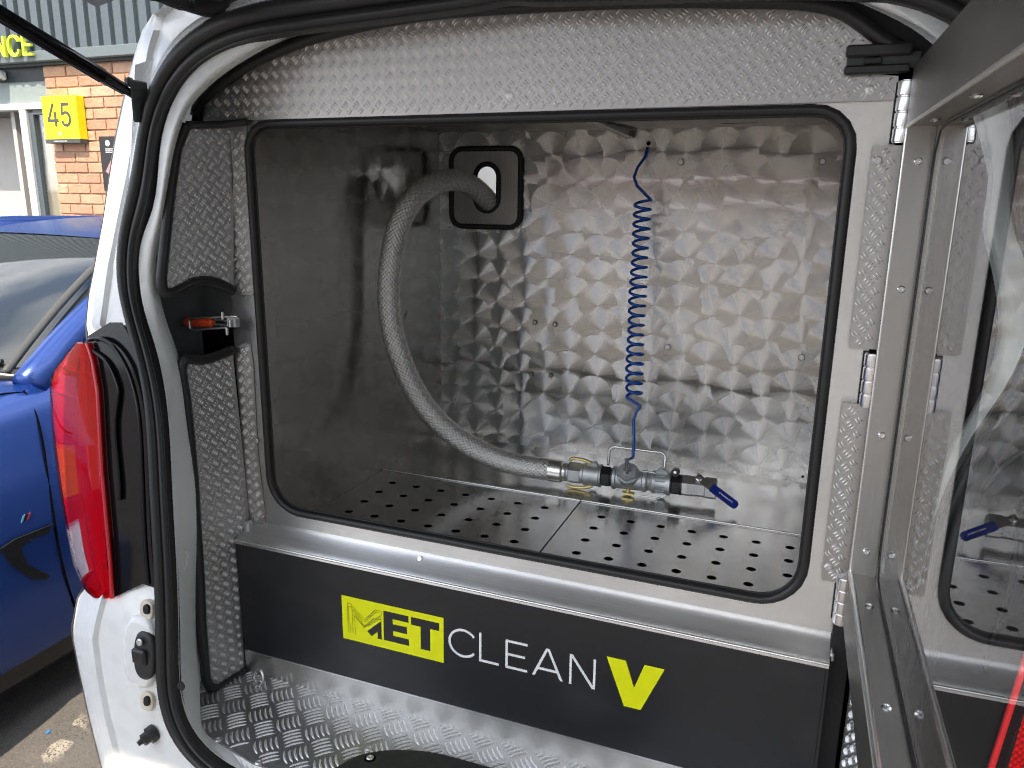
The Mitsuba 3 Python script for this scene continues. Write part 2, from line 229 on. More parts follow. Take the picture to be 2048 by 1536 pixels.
 'clamp': ([-0.138,-0.02,1.2837,-0.1203,-0.02,1.2849,-0.0703,-0.02,1.2876,-0.1168,-0.02,1.2964,-0.0669,-0.02,1.3006,-0.018,-0.02,1.3073,-0.1151,-0.02,1.2722,-0.0626,-0.02,1.2787,-0.0197,-0.02,1.2877,-0.0703,-0.02,1.2876,-0.0298,-0.02,1.2921], (11, 3)),
 'ovalhole': ([-0.1456,0.003,1.2304,-0.135,0.003,1.2565,-0.1147,0.003,1.2687,-0.0834,0.003,1.2745,-0.0379,0.003,1.2787,-0.0363,0.003,1.2484,-0.0654,0.003,1.2354,-0.1054,0.003,1.2195,-0.1396,0.003,1.2128], (9, 3)),
 'vent': ([-1.032,0.1926,0.5937,-1.032,0.2324,0.6032,-1.032,0.3402,0.6016,-1.032,0.3297,0.582,-1.032,0.272,0.5831,-1.032,0.2461,0.5727,-1.032,0.2596,0.5182,-1.032,0.3207,0.4545,-1.032,0.3121,0.448,-1.032,0.2701,0.4701,-1.032,0.2191,0.5329], (11, 3)),
 'mirror': ([-1.1,0.6154,1.2201,-1.1,0.6036,1.1329,-1.1,0.5344,1.0699,-1.1,0.4686,1.0354,-1.1,0.4476,1.0509,-1.1,0.5063,1.1008], (6, 3)),
}
DATA = {k: np.array(v).reshape(s) for k, (v, s) in DATA.items()}
# ------------------------------------------------------------------ materials
def metal(name, refl, au, av=None, tex=None, bump=None, bscale=.0002):
    d = {'type': 'roughconductor', 'material': 'none', 'distribution': 'ggx', 'specular_reflectance': tex or rgb(*refl)}
    if av is None: d['alpha'] = au
    else: d['alpha_u'], d['alpha_v'] = au, av
    if bump: d = {'type': 'bumpmap', 'arbitrary': bump, 'scale': bscale, 'bsdf': d}
    mat(name, d)
def cloudy(base, amp, f, g=0, speck=0.0):
    def fn(p, n, uv):
        v = 1 - amp + 2 * amp * fbm(p.x * f, p.y * f, p.z * f + g, octaves=4)
        if speck:
            s = noise(p.x * 420, p.y * 420, p.z * 420) * smoothstep(.35, .62, fbm(p.x * 9 + 3, p.y * 9, p.z * 9, octaves=2))
            v = v * (1 - speck * smoothstep(.55, .75, s))
        return mi.Color3f(base[0] * v, base[1] * v, base[2] * v)
    return proc(fn)
def streaky(base, amp, axis='z'):
    def fn(p, n, uv):
        a = noise(p.x * 2.5, p.y * 3, p.z * 900) if axis == 'z' else noise(p.x * 900, p.y * 3, p.z * 2.5)
        b = fbm(p.x * 7, p.y * 7, p.z * 7 + 5, octaves=4)
        v = (1 - amp) + amp * a + .25 * (b - .5)
        return mi.Color3f(base[0] * v, base[1] * v, base[2] * v)
    return proc(fn)
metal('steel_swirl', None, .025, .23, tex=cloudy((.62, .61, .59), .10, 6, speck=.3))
metal('steel_swirl_shaded', None, .022, .07, tex=cloudy((.38, .368, .355), .12, 5))  # same steel as the back wall; side wall shade put into its reflectance
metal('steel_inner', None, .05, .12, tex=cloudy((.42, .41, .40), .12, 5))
metal('steel_frame', None, .10, .30, tex=streaky((.74, .735, .72), .12))
metal('steel_ceiling', None, .10, .30, tex=streaky((.55, .54, .525), .2, 'x'))
metal('steel_floor', None, .035, .055, tex=cloudy((.58, .57, .555), .18, 14))
metal('steel_strip', None, .05, .12, tex=streaky((.76, .745, .71), .12))
metal('steel_door', None, .10, .18, tex=streaky((.43, .42, .405), .10, 'x'))
metal('steel_edge', (.88, .87, .85), .10)
metal('chrome', (.82, .82, .83), .06)
metal('zinc', (.70, .70, .70), .2)
metal('tread_base', None, .26, tex=cloudy((.50, .485, .47), .12, 8))
metal('tread_bar', (.96, .955, .95), .12)
metal('floor_tread', None, .20, tex=cloudy((.49, .495, .50), .12, 8))
metal('floor_bar', (.96, .96, .96), .28)
metal('brass', (.80, .66, .30), .22)
metal('galvanized', None, .26, tex=cloudy((.62, .65, .66), .18, 60))
def fmod2(v): return v - 2 * dr.floor(v / 2)
metal('braid', (.88, .865, .84), .20)
def pr(name, base, rough=.5, spec=.5, metallic=0.0, clear=0.0, cg=.9, two=True, bump=None, bs=.001):
    d = {'type': 'principled', 'base_color': base if isinstance(base, dict) else rgb(*base), 'roughness': rough, 'specular': spec}
    if metallic: d['metallic'] = metallic
    if clear: d['clearcoat'], d['clearcoat_gloss'] = clear, cg
    if bump: d = {'type': 'bumpmap', 'arbitrary': bump, 'scale': bs, 'bsdf': d}
    mat(name, d, two)
pr('rubber', (.018, .018, .019), .42, .45)
pr('rubber_matte', (.014, .014, .015), .6, .35)
pr('black_gloss', (.004, .004, .005), .05, .25, clear=.35, cg=.98)
pr('black_plastic', (.022, .023, .024), .5, .4)
pr('charcoal_plastic', (.06, .064, .064), .55, .4)
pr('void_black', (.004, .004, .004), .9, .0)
def dirty_white(p, n, uv):
    v = fbm(p.x * 5, p.y * 5, p.z * 5, octaves=4); g = smoothstep(.45, .75, fbm(p.x * 40 + 7, p.y * 40, p.z * 40, octaves=3)) * .12
    return mi.Color3f(.70, .715, .71) * (0.95 + .06 * v - g * .5)
pr('white_paint', proc(dirty_white), .28, .5, clear=1.0, cg=.95)
pr('return_paint', (.68, .69, .68), .35, .5, clear=.5)
def panel_tex(p, n, uv):
    s = smoothstep(.5, .8, fbm(p.x * 5 + 9, p.y, p.z * 8, octaves=4)); return mi.Color3f(.014, .015, .018) + .010 * s
pr('panel_black', proc(panel_tex), .38, .5)
pr('logo_yellow', (.80, .84, .005), .45, .3)
pr('logo_white', (.85, .85, .86), .45, .3)
pr('hose_blue', (.005, .07, .36), .22, .5)
pr('lever_blue', (.006, .02, .20), .25, .5, clear=.6)
pr('clamp_red', (.70, .075, .018), .3, .5, clear=.5)
pr('nylon_black', (.015, .015, .016), .4, .5)
pr('car_paint', (.010, .047, .235), .28, .5, metallic=.5, clear=1.0, cg=.99)
pr('car_glass', (.022, .027, .03), .03, .7, clear=1.0, cg=.99)
pr('car_black', (.010, .010, .011), .25, .5)
pr('tyre', (.02, .02, .02), .85, .2)
pr('alloy', (.45, .45, .46), .3, .5, metallic=.9)
mat('pane', {'type': 'thindielectric', 'int_ior': 1.52}, False)
mat('door_pane', {'type': 'thindielectric', 'int_ior': 1.52, 'specular_transmittance': rgb(.90, .93, .92)}, False)
mat('lens_red', {'type': 'thindielectric', 'int_ior': 1.5, 'specular_transmittance': rgb(.88, .02, .03), 'specular_reflectance': rgb(.28, .28, .28)}, False)
mat('lens_amber', {'type': 'thindielectric', 'int_ior': 1.5, 'specular_transmittance': rgb(.97, .30, .012), 'specular_reflectance': rgb(.28, .28, .28)}, False)
mat('lens_clear', {'type': 'thindielectric', 'int_ior': 1.5, 'specular_transmittance': rgb(.93, .86, .87)}, False)
def facet_h(p, n, uv):
    return dr.abs(dr.sin((p.x + p.z) * 420)) * dr.abs(dr.sin((p.x - p.z) * 420))
pr('lamp_reflector', (.80, .78, .78), .35, .5, metallic=.2, bump=proc(facet_h, eps=4e-4), bs=.0025)
pr('lamp_body', (.60, .55, .55), .4, .5)
pr('lamp_red', (.50, .008, .014), .2, .5, clear=1.0)
def asphalt_c(p, n, uv):
    f = fbm(p.x * 3, p.y * 3, octaves=4); g = noise(p.x * 340, p.y * 340); g2 = noise(p.x * 800, p.y * 800)
    v = .12 + .05 * (f - .5) + .07 * (g - .5) + .08 * (g2 - .5)
    pm = smoothstep(.42, .48, fbm(p.x * 22 + 2.0, p.y * 22 + 1.0, octaves=5)) * smoothstep(.13, .05, dr.sqrt(dr.square((p.x + .985) * 1.7 + (p.y - .24) * .5) + dr.square(p.y - .24)))
    w = pm * smoothstep(.28, .45, g)
    return mix(mi.Color3f(v * 1.02, v * .98, v * .93), mi.Color3f(.40, .37, .32), w * .9)
def asphalt_h(p, n, uv): return noise(p.x * 300, p.y * 300) * .7 + noise(p.x * 700, p.y * 700) * .5
pr('asphalt', proc(asphalt_c), .8, .3, bump=proc(asphalt_h, eps=1e-3), bs=.0012)
def brick_c(k, c):
    def fn(p, n, uv):
        f = fbm(p.x * 30 + k * 7, p.y * 30, p.z * 30, octaves=3); s = smoothstep(.6, .75, noise(p.x * 190 + k, p.y * 190, p.z * 190))
        v = .80 + .4 * f - .22 * s
        return mi.Color3f(c[0] * v, c[1] * v, c[2] * v)
    return proc(fn)
def brick_h(p, n, uv): return noise(p.x * 120, p.y * 120, p.z * 60) + .5 * noise(p.x * 300, p.y * 300, p.z * 150)
BC = [(.52, .315, .21), (.56, .35, .24), (.49, .28, .185), (.60, .39, .275), (.47, .275, .19)]
for i, c in enumerate(BC): pr('brick_%d' % i, brick_c(i, c), .85, .2, bump=proc(brick_h), bs=.003)
pr('concrete', (.46, .43, .39), .8, .3)
pr('mortar', (.47, .33, .23), .9, .1)
pr('cladding_grey', (.075, .10, .12), .45, .5)
pr('cladding_trim', (.12, .155, .17), .45, .5)
pr('fascia_dark', (.03, .04, .045), .5, .4)
pr('frame_white', (.62, .64, .65), .4, .5)
pr('grey_green', (.24, .29, .29), .5, .4)
pr('inner_wall', (.50, .49, .47), .7, .2)
def pane_reflection_c(p, n, uv):
    v = noise(p.x * 30, 0, 0) * .25 + .75; return mi.Color3f(.42 * v, .40 * v, .29 * v)
pr('pane_reflection', proc(pane_reflection_c), .6, .3, clear=.8)  # greenish beige reflection of the entrance glass, painted as a colour
pr('sign_yellow', (.86, .74, .005), .35, .4)
pr('sign_dark', (.06, .065, .07), .4, .4)
pr('letter_lime', (.62, .76, .05), .4, .4)
pr('poster_black', (.02, .02, .023), .4, .4)
pr('pink_print', (.55, .25, .28), .5, .3)
pr('shutter', (.45, .48, .50), .5, .4)
def far_brick(p, n, uv):
    row = dr.floor(p.z / .075); q = cell_rand(dr.floor(p.x / .225 + .5 * fmod2(row)), row); v = .75 + .5 * q
    return mi.Color3f(.36 * v, .15 * v, .105 * v)
pr('far_brick', proc(far_brick), .85, .2)
pr('roof_grey', (.25, .26, .28), .6, .3)
pr('blocker_grey', (.035, .037, .04), .3, .5, clear=1.0)
pr('badge_blue', (.10, .30, .45), .4)
pr('badge_red', (.35, .04, .04), .4)
pr('sealant', (.60, .55, .45), .6, .3)
pr('blue_fleck', (.05, .25, .55), .6, .2)
pr('inner_trim', (.16, .16, .165), .6, .3)
# ------------------------------------------------------------------ ground
g = trimesh.creation.box((400, 400, .2)); g.apply_translation((0, 0, -.1))
add('', 'asphalt_ground', g, 'asphalt', smooth=False, kind='structure')
labels['asphalt_ground']['label'] = 'grey sunlit asphalt of the parking area'
k = thing('blue_scrap', 'tiny blue scrap lying on the asphalt near the white van corner', 'litter')
scene[k] = mikit.ply(extrude(Polygon([(-1.046, .246), (-1.040, .256), (-1.034, .250), (-1.032, .241), (-1.041, .243)]), .004), 'blue_fleck', smooth=False)

# ------------------------------------------------------------------ van
van = thing('white_van', 'white van seen from behind with its tailgate raised and cleaning cabinet inside', 'van')
So, Si, Ri = spline(DATA['seal_o'], 90), spline(DATA['seal_i'], 90), resample(DATA['ret_i'], 90)
TOPO, TOPI, TOPR = np.array([MC, -.070, 1.787]), np.array([MC, -.074, 1.757]), np.array([MC, -.036, 1.757])
BOT = [np.array([MC, -.275, .470]), np.array([MC, -.268, .505]), np.array([MC, -.235, .60])]
def full(L, top, bot, extra=None):
    """left half extended to the middle at both ends, mirrored to a closed loop"""
    P = np.vstack([top, L] + ([extra] if extra is not None else []) + [bot]); P = resample(P, 140)
    return np.vstack([P, mirx(P)[::-1][1:-1]])
SO = full(So, TOPO, BOT[0]); SI = full(Si, TOPI, BOT[1], np.array([[.15, -.262, .512]])); RI = full(Ri, TOPR, BOT[2], np.array([[.2, -.235, .60]]))
def smooth_loop(P, k=5):
    Q = P.copy()
    for _ in range(k): Q = (np.roll(Q, 1, 0) + Q * 2 + np.roll(Q, -1, 0)) / 4
    return Q
up = (RI[:, 0] > MC + .2) & (RI[:, 2] > 1.5); RI = RI + up[:, None] * np.array([.014, 0, .010])
SO, SI, RI = smooth_loop(SO, 4), smooth_loop(SI, 4), smooth_loop(RI, 2)
C0 = (SO + SI) / 2; A = SO - SI; wid = np.linalg.norm(A, axis=1, keepdims=True); A = A / wid; Nn = np.array([0, -1, .15]); Nn /= np.linalg.norm(Nn)
Bv = np.repeat(Nn[None], len(C0), 0); half = wid.mean() / 2
def arcp(cx, cy, r, a0, a1, n): a = np.radians(np.linspace(a0, a1, n)); return np.c_[cx + r * np.cos(a), cy + r * np.sin(a)]
hw = half
prof = np.vstack([[[-hw, -.012]], [[-hw, .002]], arcp(-hw * .56, .002, hw * .36, 175, 20, 9) * [1, .75], arcp(hw * .36, .003, hw * .60, 150, 5, 12) * [1, .75], [[hw, -.004]], [[hw, -.012]]])
add(van, 'weather_seal', sweep(C0, A, Bv, prof, True), 'rubber', smooth=40)
# painted rear frame: pillar columns on both sides
rows = DATA['rows']; rowsf = []
for r in rows:
    s, m, o = r; rowsf.append([s + (o - s) * np.array([0, 0, 0]), m, o])
R3 = np.array(rowsf)
def body_side(R3, mirror):
    R = R3.copy()
    out = []
    for s, m, o in R:
        side = [np.array([s[0] - .03 - .05, yy, s[2] + (.0)]) for yy in (3.0, 1.2, .6)]
        side += [np.array([s[0] - .035, .2, s[2]]), np.array([s[0] - .015, s[1] + .05, s[2]])]
        inn = o + np.array([.02, .012, 0])
        out.append(side + [s, s * .72 + m * .28 + np.array([0, -.006, 0]), s * .4 + m * .6 + np.array([0, -.005, 0]), m + np.array([-.003, -.002, 0]), m + np.array([.003, .005, 0]), m * .5 + o * .5 + np.array([0, -.001, 0]), o, inn])
    G = np.array(out)
    if mirror: G = np.array([mirx(q) for q in G])
    return grid(G)
bs = body_side(R3, False); add(van, 'rear_pillar', bs, 'white_paint', smooth=38)
add(van, 'rear_pillar', body_side(R3, True), 'white_paint', smooth=38)
# top rail above the seal, roof, floor sill under the seal
nT = 60; tp = SO[np.r_[len(SO) - 50:len(SO), 0:51]]
rail = [tp, tp + np.array([0, .004, .018]), tp * np.array([1, 1, 0]) + np.c_[np.zeros(len(tp)), np.full(len(tp), .04), 1.80 - .10 * np.abs((tp[:, 0] - MC) / .6) ** 3], tp * np.array([1, 0, 0]) + np.c_[np.zeros(len(tp)), np.full(len(tp), 1.2), 1.84 - .14 * np.abs((tp[:, 0] - MC) / .6) ** 3], tp * np.array([1, 0, 0]) + np.c_[np.zeros(len(tp)), np.full(len(tp), 2.9), 1.83 - .14 * np.abs((tp[:, 0] - MC) / .6) ** 3]]
add(van, 'roof', grid(rail), 'white_paint', smooth=40)
# painted return between the seal and the liners
ret = [SI + Nn * -.006, SI * .5 + RI * .5 + np.array([0, .000, 0]), RI, RI + np.array([0, .03, 0]) + (RI - np.array([.45, 0, 1.15])) * np.array([.05, 0, .05])]
add(van, 'aperture_return', grid([np.vstack([r, r[:1]]) for r in ret]), 'return_paint', smooth=35)
plug = lathe((.007 - .006, -.236, .746), Nn, [(0, .0075), (.0015, .007)], 20); add(van, 'rubber_plug', plug, 'rubber_matte')
# bumper under the aperture (out of frame) and side/lower body
bm = box(-.42, 1.32, -.33, -.23, .22, .47, .03); add(van, 'bumper', bm, 'white_paint')
pan = box(-.20, 1.14, -.22, 2.9, .40, .44); add(van, 'underbody', pan, 'black_plastic', smooth=False)
# dark trim behind liners (back of the opening around the cabinet)
outer = Polygon([(-.20, .60), (1.10, .60), (1.12, 1.35), (1.02, 1.70), (.8, 1.76), (.1, 1.76), (-.12, 1.70), (-.22, 1.35)])
bk = outer.difference(sbox(-.035, .935, .90, 1.628)).difference(sbox(-.12, .0, 1.255, 1.335))
add(van, 'inner_shroud', FX(0, .045, 0).put(extrude(bk, .006)), 'void_black', smooth=False)
# ----- charcoal plastic of the recess around the clamp
rc = []
for zz in np.linspace(1.20, 1.40, 9):
    rc.append([(-.152, -.108, zz), (-.150, -.05, zz), (-.142, -.012, zz), (-.12, .006, zz), (-.03, .010, zz)])
add(van, 'recess_trim', grid(rc), 'charcoal_plastic', smooth=40)
oh = DATA['ovalhole']; ohc = oh.mean(0); oh2 = spline(np.vstack([oh, oh[:1]]), 30, True)
kf = FX(0, 0, 0)
v2 = Polygon(oh2[:, [0, 2]]); add(van, 'recess_hole', FX(0, .006, 0).put(extrude(v2, .003)), 'void_black', smooth=False)
# ----- treadplate liners
def plate(P3, th=.0022):
    P3 = np.asarray(P3); c = P3.mean(0); u, s, vt = np.linalg.svd(P3 - c); n = vt[2]
    cam = np.array([.87, -1.04, 1.5]) - c
    if n @ cam < 0: n = -n
    U = np.cross([0, 0, 1.0], n); U /= np.linalg.norm(U); fr = Frame(c, U, np.cross(n, U)); pl = Polygon(fr.to2(P3)).buffer(0)
    m = extrude(pl, th); m.apply_translation((0, 0, -th)); return fr, pl, fr.put(m)
def liner(name, P3, rot, label=None, pitch=.0190):
    fr, pl, m = plate(P3)
    k = add(van, name, m, 'tread_base', smooth=20, label=label)
    t = treads(pl, fr, pitch, 3, LUG3, .0043, rot, margin=.0015)
    if t is not None: add(k, 'raised_tread', t, 'tread_bar', smooth=True, kind='stuff')
    return k, fr, pl
R45 = math.radians(45)
tp3 = DATA['top_panel']
ktop, frt, plt_ = liner('upper_liner', tp3, R45, 'treadplate panel with curved top above the cabinet opening')
for q in ((.4555, 1.6365), (.907, 1.628)):
    add(ktop, 'screw', screw_mesh((q[0], -.004, q[1]), (0, -1, 0), .0058), 'zinc')
kus, _, _ = liner('side_liner', DATA['uside_ang'], R45 + .1, 'treadplate side liner above the clamp recess')
kuf, _, _ = liner('side_flange', DATA['uside_flat'], R45)
kls, _, _ = liner('side_liner', DATA['lside_ang'], R45 + .1, 'treadplate side liner below the clamp recess')
klf, _, _ = liner('side_flange', DATA['lside_flat'], R45)
for pz, key in (((-.010, 1.543), kuf), ((-.004, 1.46), kuf), ((.004, 1.352), kuf), ((-.020, 1.21), klf), ((-.016, 1.08), klf), ((-.014, .965), klf)):
    add(key, 'screw', screw_mesh((pz[0], -.0035, pz[1]), (0, -1, 0), .004), 'zinc')
rl = np.array([(.966, -.03, .640), (.966, -.03, .94), (.992, -.115, .94), (1.0, -.150, .640)]); liner('side_liner', rl, R45, 'treadplate side liner on the right behind the door')
# rubber edging along liner edges
def edging(P3, key, r=.0078, n=60, soft=False):
    if soft:
        P = resample(P3, 160)
        for _ in range(10): P[1:-1] = (P[:-2] + 2 * P[1:-1] + P[2:]) / 4
    else: P = spline(P3, n) if len(P3) > 3 else resample(P3, n)
    add(key, 'edging', tube(P, r, 10), 'rubber', smooth=True)
edging(DATA['top_edge'], ktop, .0092, n=90)
edging(DATA['uside_ang'][1:14], kus, .0085, soft=True)
edging(np.vstack([DATA['uside_ang'][1:2], [[-.02, -.03, 1.606]], [[.01, -.006, 1.612]]]), kus, .006)
edging(DATA['lside_ang'][0:17], kls, .0085, soft=True)
# black bracket at the top right of the upper liner
br = DATA['bracket']; x0, x1 = br[:, 0].min(), br[:, 0].max() + .012; z0, z1 = br[:, 2].min(), br[:, 2].max()
bk_ = add(van, 'tailgate_bracket', cat_([box(x0, x1, -.016, -.006, z1 - .012, z1 + .001, .002), box(x0, x1, -.016, -.006, z0 - .001, z0 + .009, .002)]), 'rubber', smooth=20)
add(bk_, 'plate', box(x0 + .002, x1 + .01, -.008, -.005, z0 + .005, z1 - .008), 'charcoal_plastic', smooth=False)
add(bk_, 'pad', box(x0 + .02, x1 - .03, -.013, -.006, z0 + .010, z0 + .017, .001), 'black_plastic', smooth=False)
sh = Polygon([(.90, 1.655), (.97, 1.640), (1.02, 1.64), (.99, 1.70), (.90, 1.742), (.82, 1.742), (.86, 1.70)])
add(van, 'corner_trim', FX(0, .01, 0).put(extrude(sh, .006)), 'black_plastic', smooth=False)
# ----- load floor of five-bar treadplate
fl = Polygon([(-.11, .03), (-.105, -.11), (-.06, -.165), (-.02, -.197), (.06, -.212), (.12, -.226), (.78, -.226), (.84, -.212), (.90, -.195), (.92, -.16), (.972, -.11), (.975, .03)])
frf = Frame((0, 0, .634), (1, 0, 0), (0, 1, 0)); fm = extrude(fl, .003); fm.apply_translation((0, 0, -.003))
kfl = add(van, 'load_floor', frf.put(fm), 'floor_tread', smooth=False, label='five-bar treadplate floor between the cabinet and the sill')
add(kfl, 'raised_tread', treads(fl, frf, .0575, 5, LUG5, .0083, R45, 0.0, margin=.001), 'floor_bar', smooth=True, kind='stuff')
for q in ((.274, -.130), (.131, -.222), (.036, -.205)):
    add(kfl, 'screw', screw_mesh((q[0], q[1], .634), (0, 0, 1), .0065, .003), 'zinc')
# lashing ring
a = np.linspace(-.35, math.pi + .35, 24); P = np.c_[-.003 + .010 * np.cos(a), np.full(24, -.058) + .004 * np.sin(a), .645 + .014 * np.sin(a)]
kr = add(kfl, 'lashing_ring', tube(P, .0028, 10), 'chrome', smooth=True)
kr2 = add(kfl, 'ring_base', lathe((-.003, -.060, .635), (0, 0, 1), [(0, .010), (.003, .010), (.006, .005)], 20), 'chrome')
# latch cover at the sill
lc = np.array([(.235, -.25), (.262, -.201), (.275, -.172), (.292, -.156), (.312, -.142), (.333, -.133), (.355, -.125), (.378, -.119), (.42, -.115), (.47, -.114), (.60, -.118), (.66, -.14), (.69, -.20), (.70, -.26), (.60, -.27), (.35, -.27)])
lp = Polygon(spline(np.vstack([lc, lc[:1]]), 60, True)); lm = extrude(lp, .016); lm2 = extrude(lp.buffer(-.004), .004); lm2.apply_translation((0, 0, .016))
klc = add(van, 'latch_cover', Frame((0, 0, .636), (1, 0, 0), (0, 1, 0)).put(cat_([lm, lm2])), 'black_plastic', smooth=30)
add(klc, 'screw', cat_([lathe((.301, -.170, .655), (0, 0, 1), [(0, .009), (.0015, .009), (.002, .006)], 18)]), 'void_black'); add(klc, 'screw', screw_mesh((.301, -.170, .656), (0, 0, 1), .006, .003), 'zinc')
# ----- tail lamps
lo, li = resample(DATA['lens_o'], 40), resample(DATA['lens_i'], 40)
zz = np.linspace(0, 1, 40)
def lens_at(t):
    return np.array([np.interp(t, zz, lo[:, k]) for k in range(3)]), np.array([np.interp(t, zz, li[:, k]) for k in range(3)])
def lens_rows(t0, t1, n, depth, mirror, c0=0.0, c1=1.0, bulge=.022):
    R = []
    for t in np.linspace(t0, t1, n):
        o, i = lens_at(t); b = bulge * (math.sin(math.pi * min(1, max(0, t * .96 + .02))) ** .35); row = []
        for s in np.linspace(c0, c1, 9):
            p = o * (1 - s) + i * s; p = p + np.array([-.012 * math.sin(math.pi * s), -b * math.sin(math.pi * s ** .8) - (.012 * max(0, (s - .45)) if s < .9 else 0), 0]) + np.array([-1.05, 1, -.2]) * depth
            row.append(p)
        R.append(row)
    R = np.array(R)
    if mirror: R = np.array([mirx(q, .468) for q in R])
    return grid(R)
for mirror in (False, True):
    pre = [van]
    k = add(van, 'tail_lamp', lens_rows(0, 1, 30, .010, mirror, .0, 1.0, .016), 'lamp_reflector', smooth=False)
    secs = [(0.0, .40, 'red_lens', 'lens_red', 0, 1), (.40, .565, 'amber_lens', 'lens_amber', 0, .72), (.40, .565, 'red_lens', 'lens_red', .72, 1), (.565, .645, 'red_lens', 'lens_red', 0, 1), (.645, .85, 'clear_lens', 'lens_clear', 0, .66), (.645, .85, 'red_lens', 'lens_red', .66, 1), (.85, 1.0, 'red_lens', 'lens_red', 0, 1)]
    for t0, t1, nm, mt, c0, c1 in secs: add(k, nm, lens_rows(t0, t1, 14, 0, mirror, c0, c1), mt, smooth=45)
    # inner ribs and bars
    for t in (.14, .25, .40, .565, .645, .85):
        o, i = lens_at(t); P = np.array([o * (1 - s) + i * s + np.array([-.010 * math.sin(math.pi * s) + .003, -.020 * math.sin(math.pi * s ** .8) + .010, 0]) for s in np.linspace(.05, .95, 9)])
        add(k, 'inner_rib', tube(mirx(P, .468) if mirror else P, .0045, 8), 'lamp_body', smooth=True)
    for s in (.69, .84):
        P = np.array([lens_at(t)[0] * (1 - s) + lens_at(t)[1] * s + np.array([-.008, -.018 * math.sin(math.pi * s ** .8) + .008, 0]) for t in np.linspace(.08, .95, 24)])
        add(k, 'inner_rib', tube(mirx(P, .468) if mirror else P, .004, 8), 'lamp_body', smooth=True)
    P = li + np.array([.002, -.004, 0]); add(k, 'lens_rim', tube(mirx(P, .468) if mirror else P, .0035, 8), 'lamp_red', smooth=True)
    # black surround
    tr = DATA['trim']; tr = mirx(tr, .468) if mirror else tr
    c = tr.mean(0); U = np.array([1.0, 0, 0]); fr = Frame(c, U, np.array([0, .15, 1.0])); pl = Polygon(fr.to2(tr)).buffer(.001); m = extrude(pl, .02); m.apply_translation((0, 0, -.02))
    ks = add(van, 'lamp_surround', fr.put(m), 'black_gloss', smooth=False)
    for nm, rr in (('trim_arch', .0035), ('trim_arch2', .0032)):
        P = spline(DATA[nm], 40); P = mirx(P, .468) if mirror else P; add(ks, 'arch', tube(P, rr, 10), 'black_gloss', smooth=True)
    for q, rr in (((-.098, -.172, 1.02), .010), ((-.105, -.190, .905), .0095)):
        q = np.array(q); q[0] = 2 * .468 - q[0] if mirror else q[0]
        add(ks, 'bolt', lathe(q, Nn, [(0, rr), (.002, rr), (.004, rr * .6), (.006, rr * .55)], 18), 'black_plastic')
# white buffer seat with black latch buffer, grommets on the left pillar
def blob(c, rx, rz, d, bs, nm, par, n=Nn, sides=24, pw=2.6):
    th = np.linspace(0, 2 * np.pi, sides, endpoint=False); U = np.array([1.0, 0, 0]); V = np.cross(n, U) * -1
    if V[2] < 0: V = -V
    R = []
    sx, sz = np.sign(np.cos(th)) * np.abs(np.cos(th)) ** (2 / pw), np.sign(np.sin(th)) * np.abs(np.sin(th)) ** (2 / pw)
    for f, h in ((1.0, -.004), (1.0, d * .5), (.93, d * .85), (.80, d), (.001, d * 1.02)): R.append(np.asarray(c) + f * (rx * sx[:, None] * U + rz * sz[:, None] * V) + h * n)
    return add(par, nm, grid(R, closed_v=True), bs, smooth=35)
ksb = blob((-.086, -.222, .780), .034, .060, .014, 'white_paint', 'buffer_seat', van)
blob((-.070, -.234, .782), .021, .040, .006, 'black_plastic', 'buffer', ksb); add(ksb, 'buffer_block', box(-.088, -.060, -.247, -.232, .770, .796, .003), 'rubber', smooth=20)
for zz_ in (.808, .757): add(ksb, 'screw', screw_mesh((-.072, -.2405, zz_), Nn, .006, .003), 'zinc')
for c_ in ((-.078, -.214, .850), (-.072, -.238, .700)):
    kg = blob(c_, .014, .016, .004, 'sealant', 'grommet', van); blob((c_[0] + .004, c_[1] - .004, c_[2] + .004), .006, .008, .004, 'rubber_matte', 'core', kg)
add(van, 'rubber_stop', lathe((-.060, -.240, .648), (-.35, -1, -.25), [(0, .014), (.012, .014), (.014, .010), (.022, .010), (.024, .005), (.030, .004)], 20), 'black_plastic', smooth=30)
# gas strut, bracket and cable boot
g0, g1 = np.array([-.1085, -.105, 1.641]), np.array([-.1175, -.30, 1.7175]); dg = (g1 - g0) / np.linalg.norm(g1 - g0)
kgs = add(van, 'gas_strut', lathe(g0, dg, [(.0, .006), (.022, .006), (.024, .0085), (.06, .0095), (.062, .0105), (.62, .0105), (.63, .006)], 24), 'black_gloss', smooth=30)
add(kgs, 'bracket', cat_([box(-.1045, -.1000, -.122, -.09, 1.604, 1.664, .002), box(-.120, -.108, -.118, -.106, 1.655, 1.668, .003)]), 'charcoal_plastic', smooth=20)
cp = spline(DATA['conduit'], 120); s = np.linspace(0, 1, 120); rad = np.where(s < .62, .0125 + .0022 * np.sign(np.sin(s * 120)), .0135); rad = np.where(s > .88, .015, rad)
kcb = add(van, 'cable_boot', tube(cp, rad, 18), 'rubber_matte', smooth=30)
add(kcb, 'collar', tube(spline(np.array([[.058, -.04, 1.757], [.066, -.03, 1.76], [.074, -.015, 1.765]][:3] + [[.08, .0, 1.77]]), 8), .0165, 16), 'black_plastic')
# raised tailgate above the viewer
tg = []
for u_ in np.linspace(0, 1, 9):
    y = -.06 - 1.26 * u_; z = 1.835 + .22 * u_ - .03 * u_ * u_; tg.append([(x, y, z - .05 * abs((x - MC) / .69) ** 3) for x in np.linspace(-.22, 1.16, 15)])
tgm = grid(tg); up_ = tgm.copy(); up_.apply_translation((0, .02, .06))
kt = add(van, 'tailgate', up_, 'white_paint', smooth=40); add(kt, 'inner_panel', tgm, 'inner_trim', smooth=40)
